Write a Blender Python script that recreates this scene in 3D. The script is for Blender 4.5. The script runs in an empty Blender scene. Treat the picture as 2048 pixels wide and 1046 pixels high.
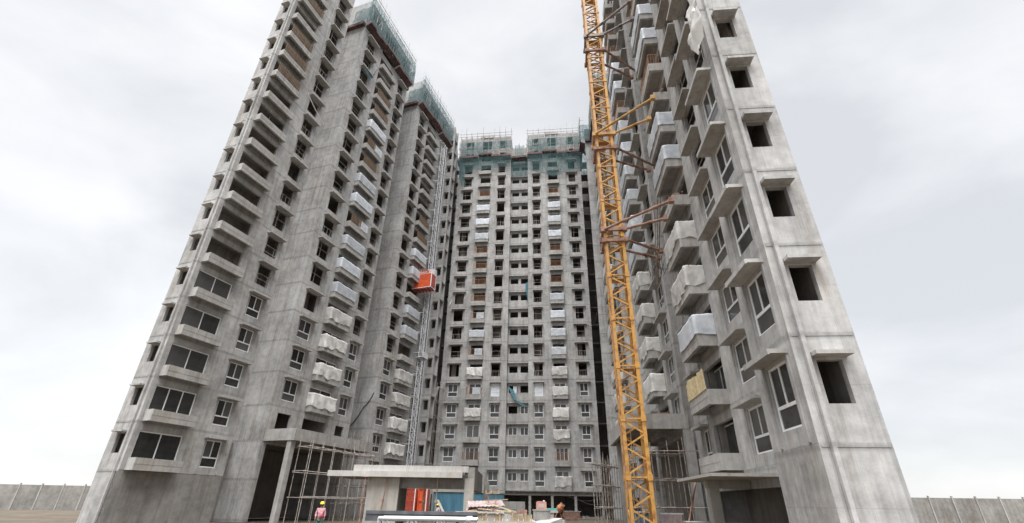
import bpy, math, random
from mathutils import Vector, Matrix, noise

random.seed(7)
R = math.radians
scene = bpy.context.scene
col = scene.collection

# ------------------------------------------------------------------ camera
PITCH, ROLL = R(27.7), R(0.93)
cd = bpy.data.cameras.new('camera')
cd.sensor_width = 36.0
cd.sensor_fit = 'HORIZONTAL'
cd.lens = 919.0 / 2048.0 * 36.0
cd.clip_start = 0.1
cd.clip_end = 3000
cam = bpy.data.objects.new('camera', cd)
col.objects.link(cam)
r0 = Vector((1, 0, 0)); u0 = Vector((0, -math.sin(PITCH), math.cos(PITCH)))
fw = Vector((0, math.cos(PITCH), math.sin(PITCH)))
rt = r0 * math.cos(ROLL) + u0 * math.sin(ROLL)
up = u0 * math.cos(ROLL) - r0 * math.sin(ROLL)
m = Matrix((rt, up, -fw)).transposed().to_4x4()
m.translation = Vector((0, 0, 1.7))
cam.matrix_world = m
scene.camera = cam

# ------------------------------------------------------------------ world: overcast sky
SUN_EL, SUN_AZ = R(72), R(186)          # azimuth clockwise from +Y: high behind the camera
world = bpy.data.worlds.new('World')
scene.world = world
world.use_nodes = True
nt = world.node_tree
nt.nodes.clear()
wo = nt.nodes.new('ShaderNodeOutputWorld')
bg_sky = nt.nodes.new('ShaderNodeBackground'); bg_sky.inputs[1].default_value = 0.05
sky = nt.nodes.new('ShaderNodeTexSky')
sky.sky_type = 'NISHITA'; sky.sun_disc = False
sky.sun_elevation = SUN_EL; sky.sun_rotation = SUN_AZ
nt.links.new(sky.outputs[0], bg_sky.inputs[0])
bg_cl = nt.nodes.new('ShaderNodeBackground'); bg_cl.inputs[1].default_value = 0.165
tc = nt.nodes.new('ShaderNodeTexCoord')
mp = nt.nodes.new('ShaderNodeMapping'); mp.inputs['Scale'].default_value = (1.0, 1.0, 1.9)
mp.inputs['Location'].default_value = (0.35, 0.1, 0.2)
nz = nt.nodes.new('ShaderNodeTexNoise'); nz.inputs['Scale'].default_value = 1.9
nz.inputs['Detail'].default_value = 7; nz.inputs['Roughness'].default_value = 0.5; nz.inputs['Distortion'].default_value = 0.3
cr = nt.nodes.new('ShaderNodeValToRGB')
cr.color_ramp.elements[0].position = 0.36; cr.color_ramp.elements[0].color = (0.75, 0.765, 0.785, 1)
cr.color_ramp.elements[1].position = 0.62; cr.color_ramp.elements[1].color = (1.03, 1.03, 1.03, 1)
nt.links.new(tc.outputs['Generated'], mp.inputs[0]); nt.links.new(mp.outputs[0], nz.inputs['Vector'])
nt.links.new(nz.outputs[0], cr.inputs[0]); nt.links.new(cr.outputs[0], bg_cl.inputs[0])
mx = nt.nodes.new('ShaderNodeMixShader'); mx.inputs[0].default_value = 0.93
nt.links.new(bg_sky.outputs[0], mx.inputs[1]); nt.links.new(bg_cl.outputs[0], mx.inputs[2])
nt.links.new(mx.outputs[0], wo.inputs[0])

# ------------------------------------------------------------------ sun (veiled by cloud)
sl = bpy.data.lights.new('sun', 'SUN'); sl.energy = 1.5; sl.angle = R(62); sl.color = (1.0, 0.985, 0.965)
sun = bpy.data.objects.new('sun', sl); col.objects.link(sun)
sd = Vector((math.sin(SUN_AZ) * math.cos(SUN_EL), math.cos(SUN_AZ) * math.cos(SUN_EL), math.sin(SUN_EL)))
sun.rotation_euler = sd.to_track_quat('Z', 'Y').to_euler()
sun.location = sd * 120

vs = scene.view_settings
vs.view_transform = 'Standard'; vs.look = 'None'; vs.exposure = 2.6; vs.gamma = 1.0
vs.use_curve_mapping = False
scene.cycles.max_bounces = 8
scene.cycles.diffuse_bounces = 5
scene.cycles.transparent_max_bounces = 16

# ------------------------------------------------------------------ materials
def newmat(name):
    mt = bpy.data.materials.new(name); mt.use_nodes = True
    t = mt.node_tree; b = t.nodes['Principled BSDF']
    return mt, t, b

def nd(t, typ, **kw):
    n = t.nodes.new(typ)
    for k, v in kw.items():
        if k.startswith('i_'):
            n.inputs[int(k[2:]) if k[2:].isdigit() else k[2:].replace('_', ' ')].default_value = v
        else:
            setattr(n, k, v)
    return n

def math_node(t, op, a, b=None, c=None):
    n = t.nodes.new('ShaderNodeMath'); n.operation = op
    for i, v in enumerate((a, b, c)):
        if v is None: continue
        if isinstance(v, (int, float)): n.inputs[i].default_value = v
        else: t.links.new(v, n.inputs[i])
    return n.outputs[0]

def concrete(name, lo, hi, joints=True, jdark=0.5, streak=0.5, rough=0.9):
    """bare shuttered concrete: panel joints, pour lines, rain streaks, blotches"""
    mt, t, b = newmat(name)
    L = t.links
    tc = nd(t, 'ShaderNodeTexCoord'); oi = nd(t, 'ShaderNodeObjectInfo')
    rnd = math_node(t, 'MULTIPLY', oi.outputs['Random'], 37.0)
    cmb = nd(t, 'ShaderNodeCombineXYZ')
    L.new(rnd, cmb.inputs[0]); L.new(rnd, cmb.inputs[1])
    add = nd(t, 'ShaderNodeVectorMath', operation='ADD'); L.new(tc.outputs['Object'], add.inputs[0]); L.new(cmb.outputs[0], add.inputs[1])
    big = nd(t, 'ShaderNodeTexNoise', i_Scale=0.33, i_Detail=5.0, i_Roughness=0.6); L.new(add.outputs[0], big.inputs['Vector'])
    mid = nd(t, 'ShaderNodeTexNoise', i_Scale=2.3, i_Detail=6.0, i_Roughness=0.65); L.new(add.outputs[0], mid.inputs['Vector'])
    mp = nd(t, 'ShaderNodeMapping'); mp.inputs['Scale'].default_value = (3.2, 3.2, 0.16); L.new(add.outputs[0], mp.inputs[0])
    stk = nd(t, 'ShaderNodeTexNoise', i_Scale=1.0, i_Detail=5.0, i_Roughness=0.62); L.new(mp.outputs[0], stk.inputs['Vector'])
    fine = nd(t, 'ShaderNodeTexNoise', i_Scale=24.0, i_Detail=3.0); L.new(add.outputs[0], fine.inputs['Vector'])
    f = math_node(t, 'MULTIPLY', big.outputs[0], 0.75)
    f = math_node(t, 'MULTIPLY_ADD', mid.outputs[0], 0.55, f)
    f = math_node(t, 'MULTIPLY_ADD', stk.outputs[0], streak, f)
    f = math_node(t, 'MULTIPLY_ADD', fine.outputs[0], 0.12, f)
    mr = nd(t, 'ShaderNodeMapRange'); mr.inputs[1].default_value = 0.72 + 0.30 * (streak - 0.2); mr.inputs[2].default_value = 1.10 + 0.58 * (streak - 0.2)
    L.new(f, mr.inputs[0])
    ramp = nd(t, 'ShaderNodeValToRGB')
    ramp.color_ramp.elements[0].color = (*lo, 1); ramp.color_ramp.elements[1].color = (*hi, 1)
    L.new(mr.outputs[0], ramp.inputs[0])
    out = ramp.outputs[0]
    # dark run-off stains where the streak noise peaks
    st = nd(t, 'ShaderNodeMapRange'); st.inputs[1].default_value = 0.55; st.inputs[2].default_value = 0.74
    st.inputs[3].default_value = 1.0; st.inputs[4].default_value = 0.58
    L.new(stk.outputs[0], st.inputs[0])
    mul = nd(t, 'ShaderNodeMix', data_type='RGBA', blend_type='MULTIPLY'); mul.inputs[0].default_value = 1.0
    L.new(out, mul.inputs[6]); L.new(st.outputs[0], mul.inputs[7]); out = mul.outputs[2]
    mpb = nd(t, 'ShaderNodeMapping'); mpb.inputs['Scale'].default_value = (1.1, 1.1, 0.11); mpb.inputs['Location'].default_value = (7.3, 2.1, 4.4); L.new(add.outputs[0], mpb.inputs[0])
    brn = nd(t, 'ShaderNodeTexNoise', i_Scale=1.3, i_Detail=6.0, i_Roughness=0.68); L.new(mpb.outputs[0], brn.inputs['Vector'])
    bm = nd(t, 'ShaderNodeMapRange'); bm.inputs[1].default_value = 0.52; bm.inputs[2].default_value = 0.72; bm.inputs[3].default_value = 0.0; bm.inputs[4].default_value = 0.85
    L.new(brn.outputs[0], bm.inputs[0])
    mb_ = nd(t, 'ShaderNodeMix', data_type='RGBA', blend_type='MULTIPLY'); mb_.inputs[7].default_value = (0.70, 0.62, 0.54, 1)
    L.new(bm.outputs[0], mb_.inputs[0]); L.new(out, mb_.inputs[6]); out = mb_.outputs[2]
    bump_src = mid.outputs[0]
    if joints:
        sx = nd(t, 'ShaderNodeSeparateXYZ'); L.new(tc.outputs['Object'], sx.inputs[0])
        xy = math_node(t, 'ADD', sx.outputs[0], sx.outputs[1])
        zz = math_node(t, 'ADD', sx.outputs[2], -3.2)
        cv = nd(t, 'ShaderNodeCombineXYZ'); L.new(xy, cv.inputs[0]); L.new(zz, cv.inputs[1])
        br = nd(t, 'ShaderNodeTexBrick', offset=0.0)
        br.inputs['Scale'].default_value = 1.0; br.inputs['Brick Width'].default_value = 0.6
        br.inputs['Row Height'].default_value = 1.5; br.inputs['Mortar Size'].default_value = 0.012
        br.inputs['Mortar Smooth'].default_value = 0.4
        br.inputs['Color1'].default_value = (1, 1, 1, 1); br.inputs['Color2'].default_value = (0.88, 0.88, 0.89, 1)
        br.inputs['Mortar'].default_value = (0.82, 0.81, 0.80, 1)
        L.new(cv.outputs[0], br.inputs['Vector'])
        m2 = nd(t, 'ShaderNodeMix', data_type='RGBA', blend_type='MULTIPLY'); m2.inputs[0].default_value = 1.0
        L.new(out, m2.inputs[6]); L.new(br.outputs[0], m2.inputs[7]); out = m2.outputs[2]
        # pour line at each storey, broken up
        wob = math_node(t, 'MULTIPLY_ADD', mid.outputs[0], 0.18, zz)
        fr = math_node(t, 'PINGPONG', wob, 1.5)
        pl = nd(t, 'ShaderNodeMapRange'); pl.inputs[1].default_value = 0.035; pl.inputs[2].default_value = 0.14
        pl.inputs[3].default_value = jdark; pl.inputs[4].default_value = 1.0
        L.new(fr, pl.inputs[0])
        m3 = nd(t, 'ShaderNodeMix', data_type='RGBA', blend_type='MULTIPLY')
        L.new(big.outputs[0], m3.inputs[0])
        L.new(out, m3.inputs[6]); L.new(pl.outputs[0], m3.inputs[7]); out = m3.outputs[2]
    L.new(out, b.inputs['Base Color'])
    b.inputs['Roughness'].default_value = rough
    bp = nd(t, 'ShaderNodeBump'); bp.inputs['Strength'].default_value = 0.35; bp.inputs['Distance'].default_value = 0.03
    L.new(bump_src, bp.inputs['Height']); L.new(bp.outputs[0], b.inputs['Normal'])
    return mt

def noisy(name, c1, c2, scale=4.0, rough=0.6, metal=0.0, lo=0.35, hi=0.65, bump=0.1, stretch=None, rnd=0.0):
    mt, t, b = newmat(name); L = t.links
    tc = nd(t, 'ShaderNodeTexCoord')
    src = tc.outputs['Object']
    if stretch:
        mp = nd(t, 'ShaderNodeMapping'); mp.inputs['Scale'].default_value = stretch
        L.new(src, mp.inputs[0]); src = mp.outputs[0]
    oi = nd(t, 'ShaderNodeObjectInfo')
    ad = nd(t, 'ShaderNodeVectorMath', operation='ADD')
    rm = math_node(t, 'MULTIPLY', oi.outputs['Random'], 51.0)
    cb = nd(t, 'ShaderNodeCombineXYZ'); L.new(rm, cb.inputs[0]); L.new(rm, cb.inputs[2])
    L.new(src, ad.inputs[0]); L.new(cb.outputs[0], ad.inputs[1])
    n = nd(t, 'ShaderNodeTexNoise', i_Scale=scale, i_Detail=5.0, i_Roughness=0.6); L.new(ad.outputs[0], n.inputs['Vector'])
    rp = nd(t, 'ShaderNodeValToRGB')
    rp.color_ramp.elements[0].position = lo; rp.color_ramp.elements[0].color = (*c1, 1)
    rp.color_ramp.elements[1].position = hi; rp.color_ramp.elements[1].color = (*c2, 1)
    L.new(n.outputs[0], rp.inputs[0])
    out = rp.outputs[0]
    if rnd:
        hv = nd(t, 'ShaderNodeHueSaturation'); L.new(out, hv.inputs['Color'])
        L.new(math_node(t, 'MULTIPLY_ADD', oi.outputs['Random'], rnd, 1 - rnd / 2), hv.inputs['Value'])
        out = hv.outputs[0]
    L.new(out, b.inputs['Base Color'])
    b.inputs['Roughness'].default_value = rough; b.inputs['Metallic'].default_value = metal
    if bump:
        bp = nd(t, 'ShaderNodeBump'); bp.inputs['Strength'].default_value = bump; bp.inputs['Distance'].default_value = 0.02
        L.new(n.outputs[0], bp.inputs['Height']); L.new(bp.outputs[0], b.inputs['Normal'])
    return mt

def net_mat(name, colr, dens, scale=3.0):
    """woven debris netting seen from afar: see-through cloth of uneven density"""
    mt, t, b = newmat(name); L = t.links
    tc = nd(t, 'ShaderNodeTexCoord')
    mp = nd(t, 'ShaderNodeMapping'); mp.inputs['Scale'].default_value = (1.6, 1.6, 0.5); L.new(tc.outputs['Object'], mp.inputs[0])
    n = nd(t, 'ShaderNodeTexNoise', i_Scale=scale * 0.5, i_Detail=5.0, i_Roughness=0.65); L.new(mp.outputs[0], n.inputs['Vector'])
    mr = nd(t, 'ShaderNodeMapRange'); mr.inputs[1].default_value = 0.3; mr.inputs[2].default_value = 0.7
    mr.inputs[3].default_value = max(0, dens - 0.28); mr.inputs[4].default_value = min(1, dens + 0.28)
    L.new(n.outputs[0], mr.inputs[0])
    b.inputs['Base Color'].default_value = (*colr, 1); b.inputs['Roughness'].default_value = 0.85
    tl = nd(t, 'ShaderNodeBsdfTranslucent'); tl.inputs[0].default_value = (*[min(1, c * 1.2) for c in colr], 1)
    ms = nd(t, 'ShaderNodeMixShader', i_0=0.5); L.new(b.outputs[0], ms.inputs[1]); L.new(tl.outputs[0], ms.inputs[2])
    tr = nd(t, 'ShaderNodeBsdfTransparent')
    m2 = nd(t, 'ShaderNodeMixShader'); L.new(mr.outputs[0], m2.inputs[0]); L.new(tr.outputs[0], m2.inputs[1]); L.new(ms.outputs[0], m2.inputs[2])
    L.new(m2.outputs[0], t.nodes['Material Output'].inputs[0])
    return mt

def plastic_sheet(name, c1, c2):
    mt = noisy(name, c1, c2, scale=2.2, rough=0.42, lo=0.3, hi=0.62, bump=0.25, rnd=0.34)
    t = mt.node_tree; L = t.links; b = t.nodes['Principled BSDF']
    tl = nd(t, 'ShaderNodeBsdfTranslucent'); tl.inputs[0].default_value = (*c2, 1)
    tc = nd(t, 'ShaderNodeTexCoord')
    cn = nd(t, 'ShaderNodeTexNoise', i_Scale=1.1, i_Detail=2.0, i_Distortion=0.9, i_Roughness=0.55); L.new(tc.outputs['Object'], cn.inputs['Vector'])
    ab = math_node(t, 'ABSOLUTE', math_node(t, 'SUBTRACT', cn.outputs[0], 0.5))
    sq = math_node(t, 'POWER', ab, 0.6)
    bp = nd(t, 'ShaderNodeBump'); bp.inputs['Strength'].default_value = 0.4; bp.inputs['Distance'].default_value = 0.07
    L.new(sq, bp.inputs['Height']); L.new(bp.outputs[0], b.inputs['Normal'])
    ms = nd(t, 'ShaderNodeMixShader', i_0=0.22); L.new(b.outputs[0], ms.inputs[1]); L.new(tl.outputs[0], ms.inputs[2])
    L.new(ms.outputs[0], t.nodes['Material Output'].inputs[0])
    return mt

M = {}
M['conc'] = concrete('shuttered_concrete', (0.27, 0.266, 0.26), (0.60, 0.597, 0.588), streak=0.6)
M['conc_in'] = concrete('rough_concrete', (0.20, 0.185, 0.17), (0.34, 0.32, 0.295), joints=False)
M['conc_s'] = concrete('cast_concrete', (0.27, 0.262, 0.25), (0.52, 0.51, 0.495), joints=False, streak=0.6)
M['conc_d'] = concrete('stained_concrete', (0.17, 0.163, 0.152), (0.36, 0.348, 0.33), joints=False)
M['conc_p'] = concrete('lit_ceiling_brown', (0.22, 0.185, 0.165), (0.36, 0.31, 0.28), joints=False)  # brown tone of lit ceilings, for the planes behind the openings
M['plaster'] = concrete('pale_plaster', (0.40, 0.39, 0.37), (0.56, 0.55, 0.53), joints=False, streak=0.35)
M['beige'] = concrete('beige_plaster', (0.33, 0.312, 0.285), (0.49, 0.47, 0.435), joints=False, streak=0.5)
M['upvc'] = noisy('white_upvc', (0.74, 0.75, 0.76), (0.84, 0.84, 0.84), rough=0.35, bump=0)
M['film'] = noisy('protective_film', (0.58, 0.63, 0.70), (0.78, 0.81, 0.84), rough=0.3, scale=2.5)
mt, t, b = newmat('window_glass')
b.inputs['Base Color'].default_value = (0.035, 0.042, 0.042, 1); b.inputs['Roughness'].default_value = 0.06
_tc = nd(t, 'ShaderNodeTexCoord'); _n = nd(t, 'ShaderNodeTexNoise', i_Scale=1.4, i_Detail=2.0)
_bp = nd(t, 'ShaderNodeBump'); _bp.inputs['Strength'].default_value = 0.05; t.links.new(_tc.outputs['Object'], _n.inputs['Vector'])
t.links.new(_n.outputs[0], _bp.inputs['Height']); t.links.new(_bp.outputs[0], b.inputs['Normal'])
_oi = nd(t, 'ShaderNodeObjectInfo'); _n2 = nd(t, 'ShaderNodeTexNoise', i_Scale=2.0, i_Detail=4.0); t.links.new(_tc.outputs['Object'], _n2.inputs['Vector'])
_v = math_node(t, 'MULTIPLY', math_node(t, 'POWER', _oi.outputs['Random'], 2.0), 0.10)
_v = math_node(t, 'ADD', math_node(t, 'MULTIPLY_ADD', _n2.outputs[0], 0.05, _v), 0.0)
_cc = nd(t, 'ShaderNodeCombineColor'); [t.links.new(_v, _cc.inputs[q]) for q in range(3)]
t.links.new(_cc.outputs[0], b.inputs['Base Color'])
t.links.new(math_node(t, 'MULTIPLY_ADD', _oi.outputs['Random'], 0.22, 0.04), b.inputs['Roughness'])
M['glass'] = mt
M['rust_rail'] = noisy('primer_red_oxide_rail', (0.22, 0.10, 0.055), (0.40, 0.22, 0.11), scale=5, rough=0.7, rnd=0.3)
M['pale_rail'] = noisy('dusty_steel_bar', (0.30, 0.27, 0.25), (0.55, 0.53, 0.50), scale=3, rough=0.6, rnd=0.5)
M['board'] = noisy('plywood_board', (0.075, 0.046, 0.028), (0.19, 0.12, 0.07), scale=6, rough=0.8, rnd=0.3, stretch=(1, 1, 4))
M['yboard'] = noisy('yellow_plywood', (0.45, 0.36, 0.20), (0.62, 0.52, 0.33), scale=5, rough=0.8, rnd=0.3)
M['tarp'] = plastic_sheet('white_sheet', (0.54, 0.53, 0.51), (0.76, 0.75, 0.73))
M['bsheet'] = plastic_sheet('bluish_sheet', (0.46, 0.495, 0.54), (0.68, 0.71, 0.755))
M['gsheet'] = plastic_sheet('grey_blue_sheet', (0.22, 0.24, 0.30), (0.36, 0.38, 0.45))
M['net'] = net_mat('green_netting', (0.11, 0.21, 0.23), 0.60)
M['net_thin'] = net_mat('thin_green_netting', (0.10, 0.205, 0.215), 0.44)
M['net_pale'] = net_mat('pale_netting', (0.60, 0.66, 0.68), 0.16)
M['platform'] = noisy('rusty_platform', (0.06, 0.034, 0.033), (0.15, 0.09, 0.085), scale=3, rough=0.85, rnd=0.5)
M['pipe'] = noisy('scaffold_pipe', (0.15, 0.11, 0.09), (0.42, 0.38, 0.34), scale=3, rough=0.6, metal=0.2, rnd=0.6)
M['pale_pipe'] = noisy('pale_scaffold_pipe', (0.25, 0.215, 0.19), (0.48, 0.455, 0.43), scale=3, rough=0.55, rnd=0.5)
M['yellow'] = noisy('yellow_crane_paint', (0.27, 0.11, 0.045), (0.56, 0.30, 0.075), scale=2.6, rough=0.55, lo=0.30, hi=0.50, rnd=0.18)
M['oldyellow'] = noisy('weathered_yellow_paint', (0.36, 0.19, 0.08), (0.60, 0.36, 0.12), scale=3, rough=0.65, lo=0.3, hi=0.6)
M['rust'] = noisy('rusty_steel', (0.16, 0.075, 0.045), (0.36, 0.22, 0.17), scale=3, rough=0.8, lo=0.3, hi=0.6)
M['greysteel'] = noisy('grey_steel', (0.13, 0.12, 0.12), (0.27, 0.24, 0.22), scale=3, rough=0.6, metal=0.3)
M['galv'] = noisy('galvanised_steel', (0.46, 0.47, 0.49), (0.70, 0.71, 0.74), scale=6, rough=0.5, metal=0.15)
M['orange'] = noisy('orange_red_paint', (0.56, 0.07, 0.02), (0.70, 0.115, 0.03), scale=1.5, rough=0.45, bump=0.03)
M['darkred'] = noisy('dark_red_paint', (0.30, 0.06, 0.05), (0.45, 0.11, 0.09), scale=3, rough=0.6)
M['white'] = noisy('white_paint', (0.72, 0.72, 0.72), (0.82, 0.82, 0.82), scale=3, rough=0.4, bump=0)
M['alu'] = noisy('bright_aluminium', (0.46, 0.47, 0.49), (0.62, 0.63, 0.65), scale=5, rough=0.3, metal=0.5)
M['blue'] = noisy('blue_cladding', (0.045, 0.145, 0.215), (0.085, 0.225, 0.31), scale=1.1, rough=0.5, stretch=(3, 3, 0.4))
M['teal'] = noisy('teal_sheet', (0.05, 0.26, 0.24), (0.09, 0.36, 0.33), scale=2, rough=0.6)
M['bluenet'] = noisy('blue_green_cloth', (0.035, 0.13, 0.165), (0.07, 0.21, 0.25), scale=6, rough=0.8)
M['timber'] = noisy('weathered_timber', (0.26, 0.19, 0.12), (0.50, 0.40, 0.27), scale=5, rough=0.85, rnd=0.5)
M['ply'] = noisy('formwork_ply', (0.20, 0.16, 0.11), (0.36, 0.30, 0.22), scale=3, rough=0.8, rnd=0.35)
M['pinksheet'] = noisy('faded_pink_sheet', (0.25, 0.19, 0.185), (0.38, 0.31, 0.30), scale=2, rough=0.7, rnd=0.25)
M['brick'] = noisy('brick_red', (0.17, 0.095, 0.075), (0.30, 0.18, 0.14), scale=4, rough=0.9, rnd=0.4)
M['darkmetal'] = noisy('dark_grey_metal', (0.05, 0.055, 0.065), (0.12, 0.125, 0.14), scale=3, rough=0.55)
M['black'] = noisy('black_rubber', (0.012, 0.012, 0.013), (0.03, 0.03, 0.032), scale=3, rough=0.6)
M['cable'] = noisy('cable', (0.05, 0.045, 0.045), (0.12, 0.11, 0.11), scale=3, rough=0.6)
M['rope'] = noisy('pale_rope', (0.5, 0.49, 0.47), (0.7, 0.69, 0.66), scale=8, rough=0.8)
M['soil'] = concrete('site_soil', (0.075, 0.06, 0.042), (0.17, 0.14, 0.105), joints=False, streak=0.3)
M['skin'] = noisy('brown_skin', (0.16, 0.085, 0.055), (0.21, 0.115, 0.075), scale=8, rough=0.55, bump=0)
M['helmet'] = noisy('yellow_helmet', (0.72, 0.55, 0.03), (0.82, 0.64, 0.05), scale=2, rough=0.3, bump=0)
M['pinkcloth'] = noisy('pink_checked_cloth', (0.42, 0.16, 0.20), (0.66, 0.46, 0.48), scale=9, rough=0.9)
M['redcloth'] = noisy('crimson_cloth', (0.32, 0.045, 0.08), (0.48, 0.10, 0.15), scale=5, rough=0.9)
M['tealcloth'] = noisy('teal_cloth', (0.03, 0.10, 0.10), (0.06, 0.17, 0.16), scale=5, rough=0.9)
M['hair'] = noisy('black_hair', (0.012, 0.01, 0.01), (0.03, 0.025, 0.025), scale=9, rough=0.7)
M['palepink'] = noisy('pale_pink_cloth', (0.52, 0.36, 0.40), (0.70, 0.56, 0.60), scale=6, rough=0.9)
M['canpink'] = noisy('faded_red_plastic', (0.34, 0.15, 0.115), (0.48, 0.27, 0.22), scale=4, rough=0.5)
M['orangecab'] = noisy('faded_orange_paint', (0.24, 0.09, 0.045), (0.48, 0.19, 0.085), scale=3, rough=0.6)

# ------------------------------------------------------------------ mesh helpers
class MB:
    def __init__(s): s.v = []; s.f = []
    def quad(s, a, b, c, d):
        i = len(s.v); s.v += [tuple(a), tuple(b), tuple(c), tuple(d)]; s.f.append((i, i + 1, i + 2, i + 3))
    def box(s, x0, x1, y0, y1, z0, z1):
        i = len(s.v)
        s.v += [(x0, y0, z0), (x1, y0, z0), (x1, y1, z0), (x0, y1, z0), (x0, y0, z1), (x1, y0, z1), (x1, y1, z1), (x0, y1, z1)]
        s.f += [(i, i + 3, i + 2, i + 1), (i + 4, i + 5, i + 6, i + 7), (i, i + 1, i + 5, i + 4), (i + 1, i + 2, i + 6, i + 5), (i + 2, i + 3, i + 7, i + 6), (i + 3, i, i + 4, i + 7)]
        return s
    def bar(s, p, q, w, h=None, n=4, spin=0.0):
        """prism from p to q: square (n=4) or round (n>4) section"""
        p = Vector(p); q = Vector(q); d = (q - p)
        if d.length < 1e-6: return s
        d.normalize(); a = d.cross(Vector((0, 0, 1)))
        if a.length < 1e-3: a = Vector((1, 0, 0))
        a.normalize(); b2 = a.cross(d); h = h or w
        i = len(s.v); k = 1 / math.cos(math.pi / n)
        for e in (p, q):
            for j in range(n):
                an = (j + 0.5) * 2 * math.pi / n + spin
                s.v.append(tuple(e + a * (math.cos(an) * w / 2 * k) + b2 * (math.sin(an) * h / 2 * k)))
        for j in range(n):
            j2 = (j + 1) % n; s.f.append((i + j, i + j2, i + n + j2, i + n + j))
        s.f.append(tuple(i + n - 1 - j for j in range(n))); s.f.append(tuple(i + n + j for j in range(n)))
        return s
    def poly_tube(s, pts, w, n=5):
        for a, b2 in zip(pts[:-1], pts[1:]): s.bar(a, b2, w, n=n)
        return s
    def lathe(s, prof, n=16, cx=0, cy=0):
        i = len(s.v)
        for r_, z in prof:
            for j in range(n):
                an = 2 * math.pi * j / n; s.v.append((cx + r_ * math.cos(an), cy + r_ * math.sin(an), z))
        for k in range(len(prof) - 1):
            for j in range(n):
                j2 = (j + 1) % n
                s.f.append((i + k * n + j, i + k * n + j2, i + (k + 1) * n + j2, i + (k + 1) * n + j))
        s.f.append(tuple(i + n - 1 - j for j in range(n)))
        k = len(prof) - 1; s.f.append(tuple(i + k * n + j for j in range(n)))
        return s
    def mesh(s, name, mat, smooth=False):
        me = bpy.data.meshes.new(name); me.from_pydata(s.v, [], s.f)
        me.materials.append(M[mat] if isinstance(mat, str) else mat); me.update()
        if smooth:
            for p in me.polygons: p.use_smooth = True
        return me

CACHE = {}
def cached(key, fn):
    if key not in CACHE: CACHE[key] = fn()
    return CACHE[key]

def link(name, me, parent=None, loc=(0, 0, 0), rot=None, kind=None):
    o = bpy.data.objects.new(name, me); col.objects.link(o)
    o.location = loc
    if rot is not None: o.rotation_euler = rot
    if parent is not None: o.parent = parent
    if kind: o['kind'] = kind
    return o

def tag(o, label, cat, group=None):
    o['label'] = label; o['category'] = cat
    if group: o['group'] = group
    return o

def thing(name, label, cat, loc=(0, 0, 0), rotz=0.0, group=None):
    o = bpy.data.objects.new(name, None); col.objects.link(o)
    o.empty_display_size = 0.5; o.location = loc; o.rotation_euler = (0, 0, rotz)
    return tag(o, label, cat, group)

ORD = ['first', 'second', 'third', 'fourth', 'fifth', 'sixth', 'seventh', 'eighth', 'ninth', 'tenth', 'eleventh', 'twelfth', 'thirteenth',
       'fourteenth', 'fifteenth', 'sixteenth', 'seventeenth', 'eighteenth', 'nineteenth', 'twentieth']

# ------------------------------------------------------------------ the towers
def wall_mesh(x0, x1, z0, z1, holes, y=0.0, th=0.22):
    """front wall with real openings: face cells plus reveals"""
    mb = MB()
    zs = sorted({z0, z1} | {h[2] for h in holes} | {h[3] for h in holes})
    for za, zb in zip(zs[:-1], zs[1:]):
        zm = (za + zb) / 2
        act = sorted(h for h in holes if h[2] < zm < h[3])
        x = x0
        for h in act:
            if h[0] > x + 1e-4: mb.quad((x, y, za), (h[0], y, za), (h[0], y, zb), (x, y, zb))
            x = h[1]
        if x < x1 - 1e-4: mb.quad((x, y, za), (x1, y, za), (x1, y, zb), (x, y, zb))
    for a, b2, c, d in holes:
        yb = y + th
        mb.quad((a, y, c), (a, y, d), (a, yb, d), (a, yb, c)); mb.quad((b2, y, c), (b2, yb, c), (b2, yb, d), (b2, y, d))
        mb.quad((a, y, c), (a, yb, c), (b2, yb, c), (b2, y, c)); mb.quad((a, y, d), (b2, y, d), (b2, yb, d), (a, yb, d))
    return mb

def frame_mesh(w, h):
    mb = MB(); f = 0.075; t = h * 0.36
    mb.box(0, f, 0, .07, 0, h).box(w - f, w, 0, .07, 0, h)
    mb.box(f, w - f, 0, .07, 0, f).box(f, w - f, 0, .07, h - f, h)
    mb.box(f, w - f, .002, .068, t - .05, t + .05).box(w / 2 - .04, w / 2 + .04, .004, .066, t + .05, h - f)
    return mb.mesh('window_frame', 'upvc')

def slider_mesh(w, h, n=2):
    mb = MB(); f = 0.07
    mb.box(0, f, 0, .07, 0, h).box(w - f, w, 0, .07, 0, h).box(f, w - f, 0, .07, 0, f).box(f, w - f, 0, .07, h - f, h)
    for j in range(1, n): mb.box(w * j / n - .035, w * j / n + .035, .003, .067, f, h - f)
    return mb.mesh('sliding_frame', 'upvc')

def pane_mesh(w, h): return MB().box(0, w, 0, .012, 0, h).mesh('pane', 'glass')

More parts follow.
